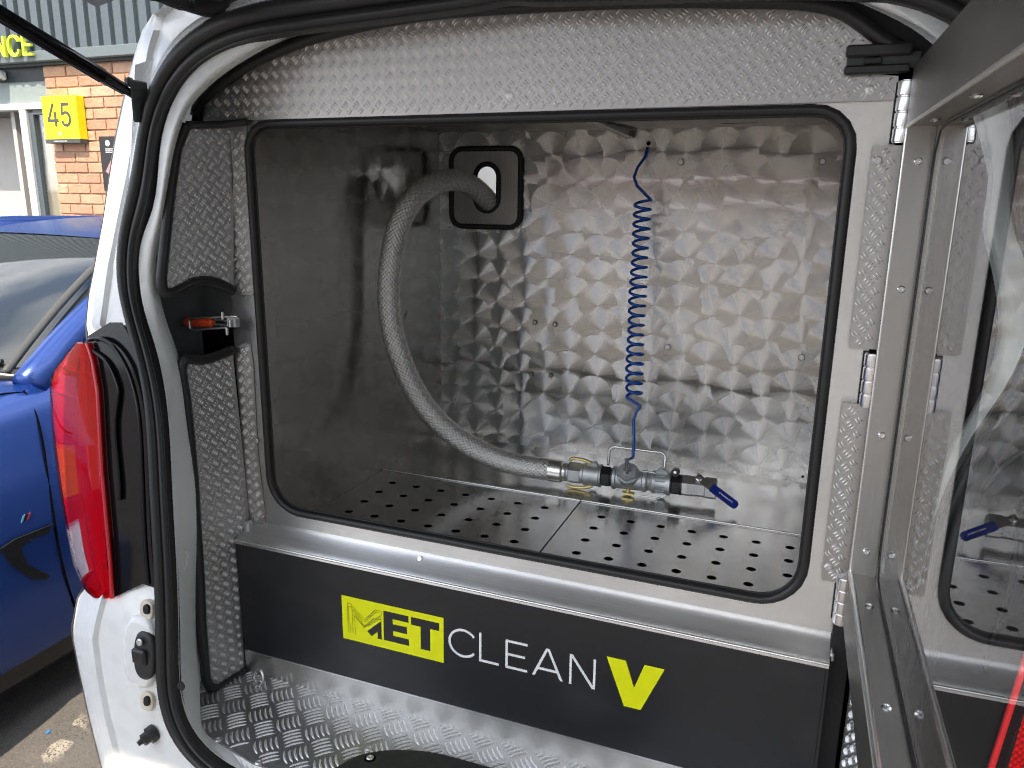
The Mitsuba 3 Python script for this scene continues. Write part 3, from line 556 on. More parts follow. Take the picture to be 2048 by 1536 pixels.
# cab side (far end of the van, seen through the port): windscreen end left open to the light
for zx in (-.43, 1.31):
    cabs = Polygon([(1.15, .45), (3.9, .45), (3.9, 1.0), (3.0, 1.75), (1.15, 1.80)]).difference(Polygon([(1.7, 1.08), (2.9, 1.08), (2.75, 1.66), (1.7, 1.70)]))
    m = extrude(cabs, .02); F = Frame((zx, 0, 0), (0, 1, 0), (0, 0, 1)); kc = add(van, 'cab_side', F.put(m), 'white_paint', smooth=False)
    add(kc, 'window', F.put(extrude(Polygon([(1.7, 1.08), (2.9, 1.08), (2.75, 1.66), (1.7, 1.70)]), .004)), 'pane', smooth=False)
add(van, 'bonnet', box(-.40, 1.28, 2.9, 4.1, .40, 1.0, .1), 'white_paint')
add(van, 'bulkhead_side', cat_([box(-.40, -.06, .72, .74, .45, 1.75), box(.97, 1.27, .72, .74, .45, 1.75), box(-.06, .97, .72, .74, 1.66, 1.75), box(-.06, .97, .72, .74, .45, .86)]), 'inner_trim', smooth=False)
# ------------------------------------------------------------------ cleaning cabinet
cab = thing('cleaning_cabinet', 'stainless steel cleaning cabinet built into the van with a rounded opening and open glazed door', 'cabinet')
hole = rrect(0.0065, .8935, .9565, 1.6085, (.062, .062, .045, .040), 12)
fp = sbox(-.052, .948, .926, 1.634).difference(Polygon(hole))
fm = extrude(fp, .003); fm.apply_translation((0, 0, -.003))
kff = add_uv(cab, 'front_frame', FX(0, 0, 0).put(fm), 'steel_frame', (1, 0, 0), (0, 0, 1))
kd = np.array([(0.0, .927), (-.001, .923), (-.004, .919), (-.010, .9145), (-.018, .9105), (-.026, .9080), (-.031, .906), (-.0350, .9035), (-.0375, .901), (-.0388, .898), (-.039, .894)])
xs = np.linspace(-.05, .937, 20); rows_ = [[(x, y, z) for x in xs] for y, z in kd]
m = grid(rows_); add(cab, 'sill_ledge', m, 'steel_frame', smooth=40) if False else add(cab, 'sill_ledge', m, 'steel_frame', smooth=True, uv=planar_uv(m, (1, 0, 0), (0, -1, 1)))
add(cab, 'ledge_end', box(.9375, .9425, -.030, -.006, .899, .912, .002), 'zinc'); add(cab, 'ledge_end', box(-.047, -.035, -.02, -.003, .905, .928, .003), 'zinc')
add(cab, 'ledge_lip', tube(np.array([(-.05, -.0385, .900), (.45, -.0385, .900), (.937, -.0385, .900)]), .0022, 10), 'steel_edge', smooth=True)
trp = np.c_[hole[:, 0], np.zeros(len(hole)), hole[:, 1]]; trp = resample(np.vstack([trp, trp[:1]]), 200)[:-1]
tn = np.roll(trp, -1, 0) - np.roll(trp, 1, 0); tn /= np.linalg.norm(tn, axis=1, keepdims=True); an = np.cross(tn, [0, 1.0, 0]); 
prt = np.vstack([arcp(0, .002, .0066, 180, 0, 10), [[.0066, -.005]], [[-.0066, -.005]]])
an = an * np.sign(((trp - np.array([.45, 0, 1.28])) * an).sum(1))[:, None]
ktr = add(cab, 'rubber_trim', sweep(trp, an, np.repeat([[0, -1.0, 0]], len(trp), 0), prt, True), 'rubber', smooth=40)
add(ktr, 'inner_lip', tube(trp - an * .0066 + np.array([0, .003, 0]), .0016, 8, closed=True), 'rubber', smooth=True)
# chamber
Dp, ZF, ZC, XL, XR = .697, .893, 1.650, -.006, .915
frb = FX(XL, Dp, ZF - .002); Wb, Hb = XR - XL, ZC - ZF + .002
port = Polygon(rrect(.018 - XL, .222 - XL, 1.418 - ZF, 1.624 - ZF, .03)); oval = Polygon(rrect(.093, .155, 1.467, 1.577, .0309, 14))
bw = sbox(XL, XR, ZF - .03, ZC + .02).difference(oval); bm_ = extrude(bw, .003); bm_.apply_translation((0, 0, -.003))
kbw = add_uv(cab, 'back_wall', FX(0, Dp, 0).put(bm_), 'steel_frame', (1, 0, 0), (0, 0, 1))
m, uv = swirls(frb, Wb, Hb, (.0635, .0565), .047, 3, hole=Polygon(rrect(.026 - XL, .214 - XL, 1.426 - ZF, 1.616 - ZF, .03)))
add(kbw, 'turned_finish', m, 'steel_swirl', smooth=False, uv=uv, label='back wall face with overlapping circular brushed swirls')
wy_ = lambda x, z: Dp - .0009 - .00001 * ((x - XL) / .0635 + 18 * (15.4 - (z - ZF) / .0565) + 14)   # face of the brushed discs
for q in ((.577, 1.579), (.861, 1.579), (.573, 1.174), (.860, 1.175)): add(kbw, 'bolt', lathe((q[0], wy_(*q), q[1]), (0, -1, 0), [(0, .0078), (.004, .0078), (.0055, .006)], hexa=True), 'zinc', smooth=False)
for q in ((.251, 1.208), (.302, 1.207), (.245, 1.079), (.295, 1.081)):
    kb = add(kbw, 'rivet', lathe((q[0], wy_(*q), q[1]), (0, -1, 0), [(0, .0062), (.002, .0062)], 16), 'rubber_matte'); add(kb, 'rivet_core', lathe((q[0], wy_(*q) - .0019, q[1]), (0, -1, 0), [(0, .0042), (.0015, .003)], 14), 'chrome')
add(kbw, 'drain_hole', lathe((.888, wy_(.888, .907), .907), (0, -1, 0), [(0, .003), (.0006, .003)], 12), 'void_black')
kgl = add(kbw, 'line_grommet', lathe((.505, wy_(.505, 1.618), 1.618), (0, -1, 0), [(0, .0075), (.003, .0070), (.003, .0045)], 20), 'zinc'); add(kgl, 'core', lathe((.505, wy_(.505, 1.618) - .0031, 1.618), (0, -1, 0), [(0, .005), (.0012, .005)], 18), 'void_black')
# port plate
pp = Polygon(rrect(.030, .210, 1.430, 1.611, .028)).difference(oval); pm_ = extrude(pp, .004)
kp = add_uv(cab, 'port_plate', FX(0, Dp - .002, 0).put(pm_), 'steel_ceiling', (1, 0, 0), (0, 0, 1))
for pts, rr, nm in ((rrect(.031, .209, 1.431, 1.611, .028), .0062, 'rubber_ring'), (rrect(.094, .154, 1.468, 1.576, .0299, 14), .0060, 'oval_ring')):
    P = np.c_[pts[:, 0], np.full(len(pts), Dp - .006), pts[:, 1]]; P = resample(np.vstack([P, P[:1]]), 90)[:-1]
    add(kp, nm, tube(P, rr, 10, closed=True), 'rubber_matte', smooth=True)
for q in ((.022, 1.616), (.216, 1.618), (.022, 1.424), (.219, 1.424)): add(kp, 'rivet', lathe((q[0], wy_(*q), q[1]), (0, -1, 0), [(0, .004), (.002, .003)], 12), 'zinc')
# side walls, ceiling, floor
frl = Frame((XL, .002, ZF - .002), (0, 1, 0), (0, 0, 1)); 
klw = add(cab, 'left_wall', box(XL - .003, XL, .004, Dp + .003, ZF - .03, ZC + .01), 'steel_swirl_shaded', smooth=False)
m, uv = swirls(frl, Dp - .004, Hb, (.064, .057), .047, 5); add(klw, 'turned_finish', m, 'steel_swirl_shaded', smooth=False, uv=uv)
add_uv(cab, 'right_wall', box(XR, XR + .003, .004, Dp, ZF - .03, ZC + .01), 'steel_inner', (0, 1, 0), (0, 0, 1))
kcl = add_uv(cab, 'ceiling', box(XL, XR, .004, Dp, ZC, ZC + .003), 'steel_ceiling', (1, 0, 0), (0, 1, 0))
add(kcl, 'slot', box(.665, .735, .618, .6205, ZC - .0008, ZC), 'void_black', smooth=False)
gus = [(.425, .40, ZC), (.447, .40, ZC), (.447, .40, ZC - .003), (.47, .692, ZC), (.452, .692, ZC), (.452, .692, ZC - .018), (.470, .692, ZC - .018)]
add(kcl, 'gusset', cat_([trimesh.convex.convex_hull(np.array([(.425, .40, ZC), (.428, .40, ZC), (.455, .692, ZC), (.458, .692, ZC), (.455, .692, ZC - .022), (.458, .692, ZC - .022)])), trimesh.convex.convex_hull(np.array([(.428, .40, ZC - .001), (.440, .40, ZC - .001), (.458, .692, ZC - .020), (.475, .692, ZC - .020), (.458, .692, ZC - .022), (.475, .692, ZC - .022)]))]), 'steel_ceiling', smooth=False) if False else add(kcl, 'gusset', trimesh.convex.convex_hull(np.array([(.425, .40, ZC), (.428, .40, ZC), (.455, .692, ZC), (.458, .692, ZC), (.455, .692, ZC - .022), (.458, .692, ZC - .022)])), 'zinc', smooth=False)
add(kcl, 'gusset_flange', trimesh.convex.convex_hull(np.array([(.428, .40, ZC - .0005), (.442, .40, ZC - .0005), (.459, .692, ZC - .019), (.473, .692, ZC - .019), (.459, .692, ZC - .021), (.473, .692, ZC - .021)])), 'steel_ceiling', smooth=False)
YP = .392
add_uv(cab, 'rear_floor', box(XL, XR, YP + .002, Dp, ZF - .003, ZF), 'steel_floor', (1, 0, 0), (0, 1, 0))
def perf(x0, x1, hx0):
    pl = sbox(x0, x1, .012, YP)
    for i in range(7):
        for j in range(-1, 4): 
            q = affinity.scale(Point(hx0 + i * .0582, .330 - j * .0567 - (0)).buffer(.0075, 10), 1.08, 1.0)
            if q.within(pl.buffer(-.004)): pl = pl.difference(q)
    m = extrude(pl, .002); m.apply_translation((0, 0, .893)); return m
k1 = add_uv(cab, 'perforated_plate', perf(XL + .004, .4645, .0592), 'steel_floor', (1, 0, 0), (0, 1, 0), label='left perforated floor plate')
k2 = add_uv(cab, 'perforated_plate', perf(.4675, XR - .002, .5258), 'steel_floor', (1, 0, 0), (0, 1, 0), label='right perforated floor plate')
for kk, a_, b_ in ((k1, XL + .006, .4645), (k2, .4675, XR)): add(kk, 'folded_edge', tube(np.array([(a_, YP, .8965), ((a_ + b_) / 2, YP, .8965), (b_, YP, .8965)]), .0021, 8), 'steel_edge', smooth=True)
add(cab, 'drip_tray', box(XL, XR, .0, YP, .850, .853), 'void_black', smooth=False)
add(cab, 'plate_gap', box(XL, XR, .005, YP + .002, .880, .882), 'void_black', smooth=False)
# lower front: black fascia with lettering, steel strip
kfa = add(cab, 'fascia', box(-.046, .934, -.0375, -.030, .681, .897, .0008), 'panel_black', smooth=False, label='black fascia panel with yellow and white lettering')
add(cab, 'kick_strip', split_flat(box(-.0485, .934, -.0365, -.030, .634, .6795)), 'steel_strip', smooth=False, uv=planar_uv(split_flat(box(-.0485, .934, -.0365, -.030, .634, .6795)), (1, 0, 0), (0, 0, 1)))
add(cab, 'fascia_bead', box(-.046, .934, -.0385, -.0365, .679, .6815), 'steel_edge', smooth=False)
add(cab, 'fascia_side', box(.934, .9375, -.0375, .0, .634, .90), 'rubber', smooth=False); add(cab, 'fascia_side', box(-.050, -.0465, -.036, .0, .634, .90), 'rubber', smooth=False)
add(cab, 'side_gap', box(.938, .962, -.012, .03, .634, .955), 'rubber_matte', smooth=False)
add(kff, 'rivet', lathe((.305, -.006, .9175), (0, -1, .6), [(0, .005), (.002, .004)], 12), 'zinc')
FL = FX(0, -.0376, 0)
def flat(poly, h=.0007): return FL.put(extrude(poly, h))
def strokes(lines, w): return shapely.union_all([LineString(l).buffer(w / 2, cap_style=2, join_style=2) for l in lines])
blk = Polygon([(.1703, .757), (.3637, .757), (.3637, .839), (.1703, .839)])
zt, zb = .8278, .7724; hh = zt - zb
E_ = shapely.union_all([sbox(.2515, .2695, zb, zt), sbox(.2515, .2993, zt - .0125, zt), sbox(.2515, .2993, zb, zb + .0125), sbox(.2515, .2960, .7935, .8065)])
T_ = shapely.union_all([sbox(.3040, .3557, zt - .0145, zt), sbox(.3215, .3390, zb, zt)])
M_l = strokes([[(.1815, .7705), (.1815, .8265), (.1875, .8265), (.2150, .8020), (.2360, .8250), (.2475, .8250)],
    [(.1860, .7705), (.1860, .786), (.1835, .790), (.1835, .8195), (.1885, .8215), (.2120, .7990), (.2150, .7985), (.2370, .8215), (.2440, .8215)],
    [(.1905, .7705), (.1905, .8160), (.2090, .7985), (.2090, .794), (.2145, .7905), (.2200, .7955), (.2330, .8090), (.2475, .8090)],
    [(.1950, .7690), (.1950, .8070), (.2140, .7880), (.2220, .7950)], [(.1945, .806), (.213, .7865), (.2475, .8180), (.2475, .825)], [(.2200, .790), (.2475, .8135)]], .00115)
M_a = Polygon([(.2475, .8075), (.2475, .7720), (.2395, .7720), (.2395, .7850), (.2275, .7735), (.2190, .7815)])
blk = blk.difference(E_).difference(T_).difference(M_l).difference(M_a)
add(kfa, 'lettering', flat(blk), 'logo_yellow', smooth=False, label='yellow block reading MET in dark letters')
w = .0040; a = np.radians(np.linspace(38, 322, 40)); Cc = LineString(np.c_[.3985 + .0243 * np.cos(a), .8016 + .0235 * np.sin(a)]).buffer(w / 2, cap_style=2)
Ll = shapely.union_all([sbox(.4265, .4305, .7766, zt), sbox(.4265, .4605, .7766, .7806)])
Ee = shapely.union_all([sbox(.4720, .4760, .7766, .8266), sbox(.4720, .5085, .8226, .8266), sbox(.4720, .5050, .7996, .8036), sbox(.4720, .5090, .7766, .7806)])
Aa = strokes([[(.5185, .7745), (.5421, .8285), (.5658, .7745)], [(.527, .7900), (.5575, .7900)]], w).intersection(sbox(.51, .58, .7764, .8268))
Nl = shapely.union_all([sbox(.5775, .5812, .7760, .8270), sbox(.6150, .6187, .7760, .8270), strokes([[(.5785, .8290), (.6177, .7740)]], w).intersection(sbox(.5775, .6187, .7760, .8270))])
add(kfa, 'lettering', flat(shapely.union_all([Cc, Ll, Ee, Aa, Nl])), 'logo_white', smooth=False, label='white letters reading CLEAN')
add(kfa, 'lettering', flat(Polygon([(.6345, .8370), (.6636, .8370), (.6781, .7950), (.6915, .8370), (.7210, .8370), (.6896, .7606), (.6642, .7606)])), 'logo_yellow', smooth=False, label='large yellow letter V')
# right hinge side: tread strips and hinges
for z0, z1, nm in ((1.325, 1.566, 'tread_strip'), (1.007, 1.254, 'tread_strip')):
    pl = sbox(.9165, .9515, z0, z1); m = extrude(pl, .003); fr = FX(0, -.008, 0); ks = add(cab, nm, fr.put(m), 'tread_base', smooth=False)
    pl2 = sbox(.9168, .9435, z0 + .001, z1 - .001); add(ks, 'raised_tread', treads(pl2, Frame((0, -.011, 0), (1, 0, 0), (0, 0, 1)), .0190, 3, LUG3, .0043, R45, 0.0, margin=.0002), 'tread_bar', smooth=True, kind='stuff')
    add(ks, 'screw', screw_mesh((.9235, -.0112, z1 - .017 if z0 > 1.3 else z0 + .02), (0, -1, 0), .0052, .002), 'zinc')
for zc in (1.602, 1.287, .985):
    kh = add(cab, 'hinge', lathe((.9455, -.0145, zc - .034), (0, 0, 1), [(0, .0090), (.068, .0090)], 24), 'chrome', smooth=40)
    for dz in (-.034, -.017, 0, .017): add(kh, 'knuckle', lathe((.9455, -.0145, zc + dz + .0009), (0, 0, 1), [(0, .0098), (.0008, .0104), (.0144, .0104), (.0152, .0098)], 24), 'chrome', smooth=40)
    add(kh, 'leaf', box(.934, .947, -.0045, -.001, zc - .034, zc + .034), 'rubber_matte', smooth=False)
add(cab, 'hinge_gap', box(.9405, .958, -.004, .012, .955, 1.66), 'void_black', smooth=False)
# ----- door: folded steel pan, open at about ninety degrees
ph = .025; DU = np.array([math.sin(ph), -math.cos(ph), 0]); 
frd = Frame((.9475, -.014, 0), -DU, (0, 0, 1))   # local x runs back to the hinge; normal faces -x side
DL = .93; z0d, z1d, gz0, gz1 = .958, 1.650, 1.033, 1.585
if frd.N[0] > 0: frd = Frame((.9475, -.014, 0), DU, (0, 0, 1))
s_ = 1 if (frd.U @ DU) > 0 else -1
X = lambda a, b: (min(s_ * a, s_ * b), max(s_ * a, s_ * b))
def dbox(a0, a1, z0, z1, n0, n1, bev=.0):
    """door-local box: a along the door from the hinge, z, n depth towards the outside"""
    x0, x1 = X(a0, a1); return frd.put(box(x0, x1, z0, z1, -n1, -n0, bev))
kdo = add(cab, 'door', dbox(.012, DL, z1d - (z1d - gz1), z1d, .0, .004, .0015), 'steel_door', smooth=20, label='open stainless door with a clear window')
def dadd(nm, mesh, bs='steel_door'):
    v = split_flat(mesh); return add(kdo, nm, v, bs, smooth=False, uv=planar_uv(v, DU, (0, 0, 1)))
dadd('bottom_rail', dbox(.012, DL, z0d, gz0, .0, .004, .0015)); dadd('hinge_stile', dbox(.008, .016, gz0, gz1, .0005, .0042)); dadd('free_stile', dbox(DL - .05, DL, gz0, gz1, .0, .004))
GD = .031
dadd('hinge_reveal', dbox(.013, .0165, gz0 - .002, gz1 + .002, .003, GD)); dadd('top_reveal', dbox(.014, DL - .05, gz1, gz1 + .003, .003, GD)); dadd('bottom_reveal', dbox(.014, DL - .05, gz0 - .003, gz0, .003, GD))
add(kdo, 'rail_edge', cat_([tube(frd.to3([(s_ * .015, gz0), (s_ * .5, gz0), (s_ * (DL - .05), gz0)], -.001), .0040, 8), tube(frd.to3([(s_ * .014, gz0), (s_ * .014, 1.3), (s_ * .014, gz1)], -.001), .0022, 8), tube(frd.to3([(s_ * .015, gz1), (s_ * .5, gz1), (s_ * (DL - .05), gz1)], -.001), .0022, 8)]), 'steel_edge', smooth=True)
x0, x1 = X(.02, DL - .052)
gp = frd.put(trimesh.Trimesh([(x0, gz0 - .01, -GD), (x1, gz0 - .01, -GD), (x1, gz1 + .01, -GD), (x0, gz1 + .01, -GD)], [[0, 1, 2], [0, 2, 3]], process=False))
add(kdo, 'window_pane', gp, 'door_pane', smooth=False)
fo = sbox(x0 - .02, x1 + .02, gz0 - .05, gz1 + .05).difference(Polygon(rrect(x0 + (.012 if s_ > 0 else .01), x1 - .012, gz0 + .006, gz1 - .006, .03)))
add(kdo, 'outer_skin', frd.put(trimesh.Trimesh(*[np.array(q) for q in (lambda m: (m.vertices - np.array([0, 0, GD + .006]), m.faces))(extrude(fo, .003))], process=False)), 'steel_door', smooth=False)
add(kdo, 'window_seal', tube(frd.to3(resample(np.vstack([rrect(x0 + .008, x1 - .008, gz0 + .004, gz1 - .004, .03), rrect(x0 + .008, x1 - .008, gz0 + .004, gz1 - .004, .03)[:1]]), 90)[:-1], -(GD + .0005)), .0018, 6, closed=True), 'rubber', smooth=True)
for zc in (1.547, 1.402, 1.222, 1.066): add(kdo, 'screw', screw_mesh(frd.to3([(s_ * .0168, zc)], -.0165)[0], DU, .0045, .0022), 'chrome')
for a_ in (.10, .30, .55): add(kdo, 'screw', screw_mesh(frd.to3([(s_ * a_, gz0)], -.017)[0], (0, 0, 1), .0048, .0025), 'chrome'); add(kdo, 'screw', screw_mesh(frd.to3([(s_ * a_, gz1)], -.017)[0], (0, 0, -1), .0048, .0025), 'chrome')
# ------------------------------------------------------------------ toggle clamp
tc = thing('toggle_clamp', 'toggle clamp with orange red grip and wire bail in the left recess', 'clamp')
c0 = np.array([-.138, -.022, 1.284]); c1 = np.array([-.060, -.022, 1.290]); dx = (c1 - c0) / np.linalg.norm(c1 - c0)
add(tc, 'grip', lathe(c0, dx, [(0, .0), (.003, .006), (.009, .0092), (.016, .0090), (.019, .0068), (.022, .0066), (.025, .0078), (.058, .0082), (.062, .0076), (.064, .005)], 20), 'clamp_red', smooth=30)
P = np.array([(-.018, -.028, 1.3035), (-.07, -.030, 1.2985), (-.112, -.032, 1.2945), (-.117, -.032, 1.291), (-.1165, -.032, 1.277), (-.112, -.032, 1.2745), (-.07, -.030, 1.2795), (-.04, -.028, 1.283)])
add(tc, 'wire_bail', tube(resample(P, 60), .0019, 8), 'steel_edge', smooth=True)
for z in (1.2945, 1.2865): add(tc, 'arm', box(-.072, -.026, -.028, -.022, z - .0012, z + .0012, .0006), 'chrome', smooth=False)
add(tc, 'pivot_block', box(-.040, -.022, -.030, -.016, 1.284, 1.3, .002), 'zinc')
for q in ((-.043, 1.304), (-.036, 1.278), (-.028, 1.292)): add(tc, 'pivot_pin', lathe((q[0], -.034, q[1] - .006), (0, 0, 1), [(0, .0024), (.012, .0024)], 12), 'chrome')
# ------------------------------------------------------------------ braided hose with couplings
hs = thing('braided_hose', 'braided steel hose curving out of the oval port with couplings and a ball valve', 'hose')
A0, A1 = np.array([.397, .462, .927]), np.array([.727, .488, .927]); ad = (A1 - A0) / np.linalg.norm(A1 - A0)
hp = np.vstack([[(.150, .86, 1.42)], [(.138, .77, 1.455)], DATA['hose'], [(.335, .4585, .9275)], [A0 - ad * .012]])
HC = resample(spline(hp, 400), 420); add(hs, 'liner', tube(HC, .0222, 24), 'rubber', smooth=True)
def braid_mesh(P, r, n, w, pitch, amp):
    """two sets of n flat wire bundles winding in opposite directions, over and under each other"""
    t = np.gradient(P, axis=0); t /= np.linalg.norm(t, axis=1, keepdims=True); s = np.r_[0, np.cumsum(np.linalg.norm(np.diff(P, axis=0), axis=1))]
    a = np.cross(t[0], [0, 0, 1.0]); a /= np.linalg.norm(a); A_, B_ = [], []
    for q in t: a = a - q * (a @ q); a /= np.linalg.norm(a); A_.append(a); B_.append(np.cross(q, a))
    A_, B_ = np.array(A_), np.array(B_); out = []
    for sgn in (1, -1):
        for k in range(n):
            ph_ = 2 * math.pi * (k + .25) / n + sgn * 2 * math.pi * s / pitch; ax = 2 * n * s / pitch + sgn * k
            over = r + sgn * amp * np.cos(math.pi * (ax + .0)); rows = []
            nr = np.cos(ph_)[:, None] * A_ + np.sin(ph_)[:, None] * B_; tg_ = (-np.sin(ph_)[:, None] * A_ + np.cos(ph_)[:, None] * B_) * sgn * 2 * math.pi * r / pitch + t
            tg_ /= np.linalg.norm(tg_, axis=1, keepdims=True); sd = np.cross(nr, tg_)
            for u_, h_ in ((-1, -.0007), (-.5, .0001), (0, .0004), (.5, .0001), (1, -.0007)): rows.append(P + nr * (over + h_)[:, None] + sd * (w * u_))
            out.append(grid(np.array(rows).transpose(1, 0, 2)))
    return cat_(out)
add(hs, 'braid', braid_mesh(HC, .0230, 16, .00235, .150, .0011), 'braid', smooth=True, kind='stuff')
def X_(px):   # position along the coupling axis for a column of the photograph's width
    return A0 + ad * ((px - 1120) / (1435 - 1120) * .331)
def seg(nm, px0, prof, bs, hexa=False, par=None): return add(par or hs, nm, lathe(X_(px0), ad, [(s * .00105, r) for s, r in prof], 30, hexa), bs, smooth=False if hexa else 30)
seg('ferrule', 1098, [(0, .0245), (2, .0250), (26, .0250), (28, .0235), (30, .0205), (34, .0205)], 'steel_edge')
kc1 = seg('cam_coupling', 1166, [(-1, .0215), (4, .0225), (6, .0245), (14, .0250), (20, .0235), (36, .0235), (38, .0250), (41, .0245)], 'galvanized')
seg('hex_nut', 1139, [(0, .0215), (2, .0235), (24, .0235), (27, .021)], 'galvanized', True, kc1); seg('thread', 1129, [(0, .019), (2, .0205), (4, .019), (6, .0205), (8, .019), (12, .019)], 'zinc', False, kc1)
kad = seg('adaptor', 1206, [(0, .0205), (2, .0222), (18, .0222), (20, .0205)], 'nylon_black', True); seg('collar', 1226, [(0, .019), (6, .019)], 'nylon_black', False, kad)
kte = seg('tee', 1229, [(0, .0225), (2, .0250), (7, .0250), (9, .0218), (30, .0225), (38, .0225), (60, .0218), (62, .0240), (68, .0240), (70, .0215)], 'galvanized')
tb = X_(1263) + np.array([0, -.004, .004]); bd = np.array([0.02, -.72, .69]); bd /= np.linalg.norm(bd)
add(kte, 'branch', lathe(tb, bd, [(0, .0225), (.012, .0225), (.018, .0235), (.024, .0235)], 28), 'galvanized')
kpl = add(kte, 'hex_plug', lathe(tb + bd * .024, bd, [(0, .0215), (.006, .0225), (.009, .021)], hexa=True), 'galvanized', smooth=False)
add(kpl, 'nipple', lathe(tb + bd * .033, (0, -.3, 1.0), [(-.004, .0085), (.004, .0085), (.006, .006), (.010, .006), (.011, .0042), (.026, .0042), (.027, .005), (.030, .005)], 18), 'chrome')
seg('thread', 1299, [(0, .019), (2, .0205), (4, .019), (6, .0205), (8, .019)], 'zinc', False, kte)
kc2 = seg('cam_coupling', 1307, [(0, .0225), (3, .0245), (8, .0245), (12, .0228), (28, .0228), (32, .0250), (37, .0250), (39, .022)], 'galvanized')
for sz in (1, -1): add(kc2, 'ear', trimesh.convex.convex_hull(np.array([X_(1312) + (0, -.006, sz * .022), X_(1340) + (0, -.006, sz * .022), X_(1331) + (0, -.008, sz * .031), X_(1322) + (0, -.008, sz * .031), X_(1312) + (0, .006, sz * .022), X_(1340) + (0, .006, sz * .022), X_(1331) + (0, .008, sz * .031), X_(1322) + (0, .008, sz * .031)])), 'galvanized')
for sz in (1, -1): add(kc1, 'ear', trimesh.convex.convex_hull(np.array([X_(1176) + (0, -.006, sz * .022), X_(1200) + (0, -.006, sz * .022), X_(1194) + (0, -.008, sz * .029), X_(1184) + (0, -.008, sz * .029), X_(1176) + (0, .006, sz * .022), X_(1200) + (0, .006, sz * .022), X_(1194) + (0, .008, sz * .029), X_(1184) + (0, .008, sz * .029)])), 'galvanized')
for k_ in range(5): 
    an_ = k_ / 5 * 2.4 - 1.0; add(kc2, 'rib', tube(np.array([X_(1318) + .0235 * np.array([0, -math.cos(an_), math.sin(an_)]), X_(1336) + .0235 * np.array([0, -math.cos(an_), math.sin(an_)])]), .0014, 6), 'galvanized')
ka2 = seg('adaptor', 1346, [(0, .0205), (2, .0222), (16, .0222), (19, .0200)], 'nylon_black', True); add(ka2, 'lug', cat_([lathe(X_(1353) + (0, -.002, .027), (0, -1, 0), [(-.006, .0085), (.006, .0085)], 18)]), 'nylon_black'); add(ka2, 'lug_eye', lathe(X_(1353) + (0, -.009, .029), (0, -1, 0), [(0, .003), (.0006, .003)], 12), 'chrome'); seg('collar', 1363, [(0, .0215), (4, .0215)], 'nylon_black', False, ka2)
kv = add(hs, 'ball_valve', lathe(X_(1367), ad, [(0, .0220), (.011, .0230), (.030, .0215), (.045, .0215), (.047, .0232), (.068, .0232), (.070, .019)], hexa=True), 'zinc', smooth=False)
pv = X_(1402) + np.array([0, -.017, .019]); vd = np.array([0.0, -.62, .78])
add(kv, 'stem', lathe(pv, vd, [(0, .009), (.006, .009), (.007, .006), (.016, .006), (.017, .0035)], 18), 'chrome')
tip = np.array([.7705, .452, .9095]); st = pv + vd * .010; ld = tip - st; Ln = np.linalg.norm(ld); ld /= Ln; wv = np.cross(vd, ld); wv /= np.linalg.norm(wv); nv = np.cross(ld, wv)
def bar(a0, a1, w, t, o=0): 
    return trimesh.convex.convex_hull(np.array([st + ld * a + wv * w * sw * (1 if a in (a0,) or True else 1) + nv * (o + t * sn) for a in (a0, a1) for sw in (-1, 1) for sn in (-1, 1)])) 
add(kv, 'lever', bar(-.008, .034, .0075, .0012), 'chrome', smooth=False)
P = np.array([(-.5, 0)]); sl = Polygon(rrect(.028, Ln, -.0085, .0085, (.002, .008, .008, .002))); frv = Frame(st, ld, wv); mm = extrude(sl, .005); mm.apply_translation((0, 0, -.0025))
kl_ = add(kv, 'blue_sleeve', frv.put(mm), 'lever_blue', smooth=20, label='dark blue sleeve on the valve lever')
sgn = 1 if frv.N @ np.array([.1, -1.5, .55]) > 0 else -1
for i in range(9): 
    b = sbox(.047 + i * .0036, .0492 + i * .0036, -.0012, .0012); q = extrude(b, .0003); q.apply_translation((0, 0, .0026 * sgn - (.0003 if sgn < 0 else 0))); add(kl_, 'print_mark', frv.put(q), 'logo_white', smooth=False)
# camlock arms and wire handle
def armz(pts, nm): add(kc1, nm, tube(spline(np.array(pts), 16), np.linspace(.0042, .0034, 16), 8), 'brass', smooth=True)
armz([X_(1186) + (0, -.004, .026), X_(1174) + (0, -.004, .0315), X_(1158) + (0, -.004, .0335), X_(1144) + (0, -.004, .0315), X_(1142) + (0, -.004, .027)], 'cam_arm'); armz([X_(1190) + (0, -.006, -.023), X_(1174) + (0, -.008, -.028), X_(1156) + (0, -.008, -.030), X_(1142) + (0, -.008, -.0285), X_(1137) + (0, -.008, -.025)], 'cam_arm')
Hh = np.array([X_(1217) + (0, .010, .022), X_(1217) + (0, .016, .056), X_(1224) + (0, .017, .062), X_(1320) + (0, .017, .060), X_(1329) + (0, .016, .054), X_(1329) + (0, .010, .026)])
add(kte, 'wire_handle', tube(resample(spline(resample(Hh, 24), 60), 60), .0030, 10), 'chrome', smooth=True)
add(kte, 'retainer_rod', tube(np.array([X_(1284) + (0, -.010, .024), X_(1312) + (0, -.010, .024), X_(1318) + (0, -.010, .021)]), .0013, 6), 'chrome', smooth=True); add(kte, 'retainer_rod', cat_([tube(np.array([X_(1280) + (0, -.012, -.030), X_(1316) + (0, -.012, -.030), X_(1328) + (0, -.012, -.030)]), .0016, 6)]), 'chrome', smooth=True)
add(kte, 'drain_cock', cat_([lathe(X_(1263) + (0, -.006, -.020), (0, -.1, -1), [(0, .005), (.006, .005), (.007, .008), (.011, .008)], 14), box(*np.c_[X_(1252) + (0, -.016, -.030), X_(1276) + (0, -.004, -.026)].ravel())]), 'brass', smooth=30)
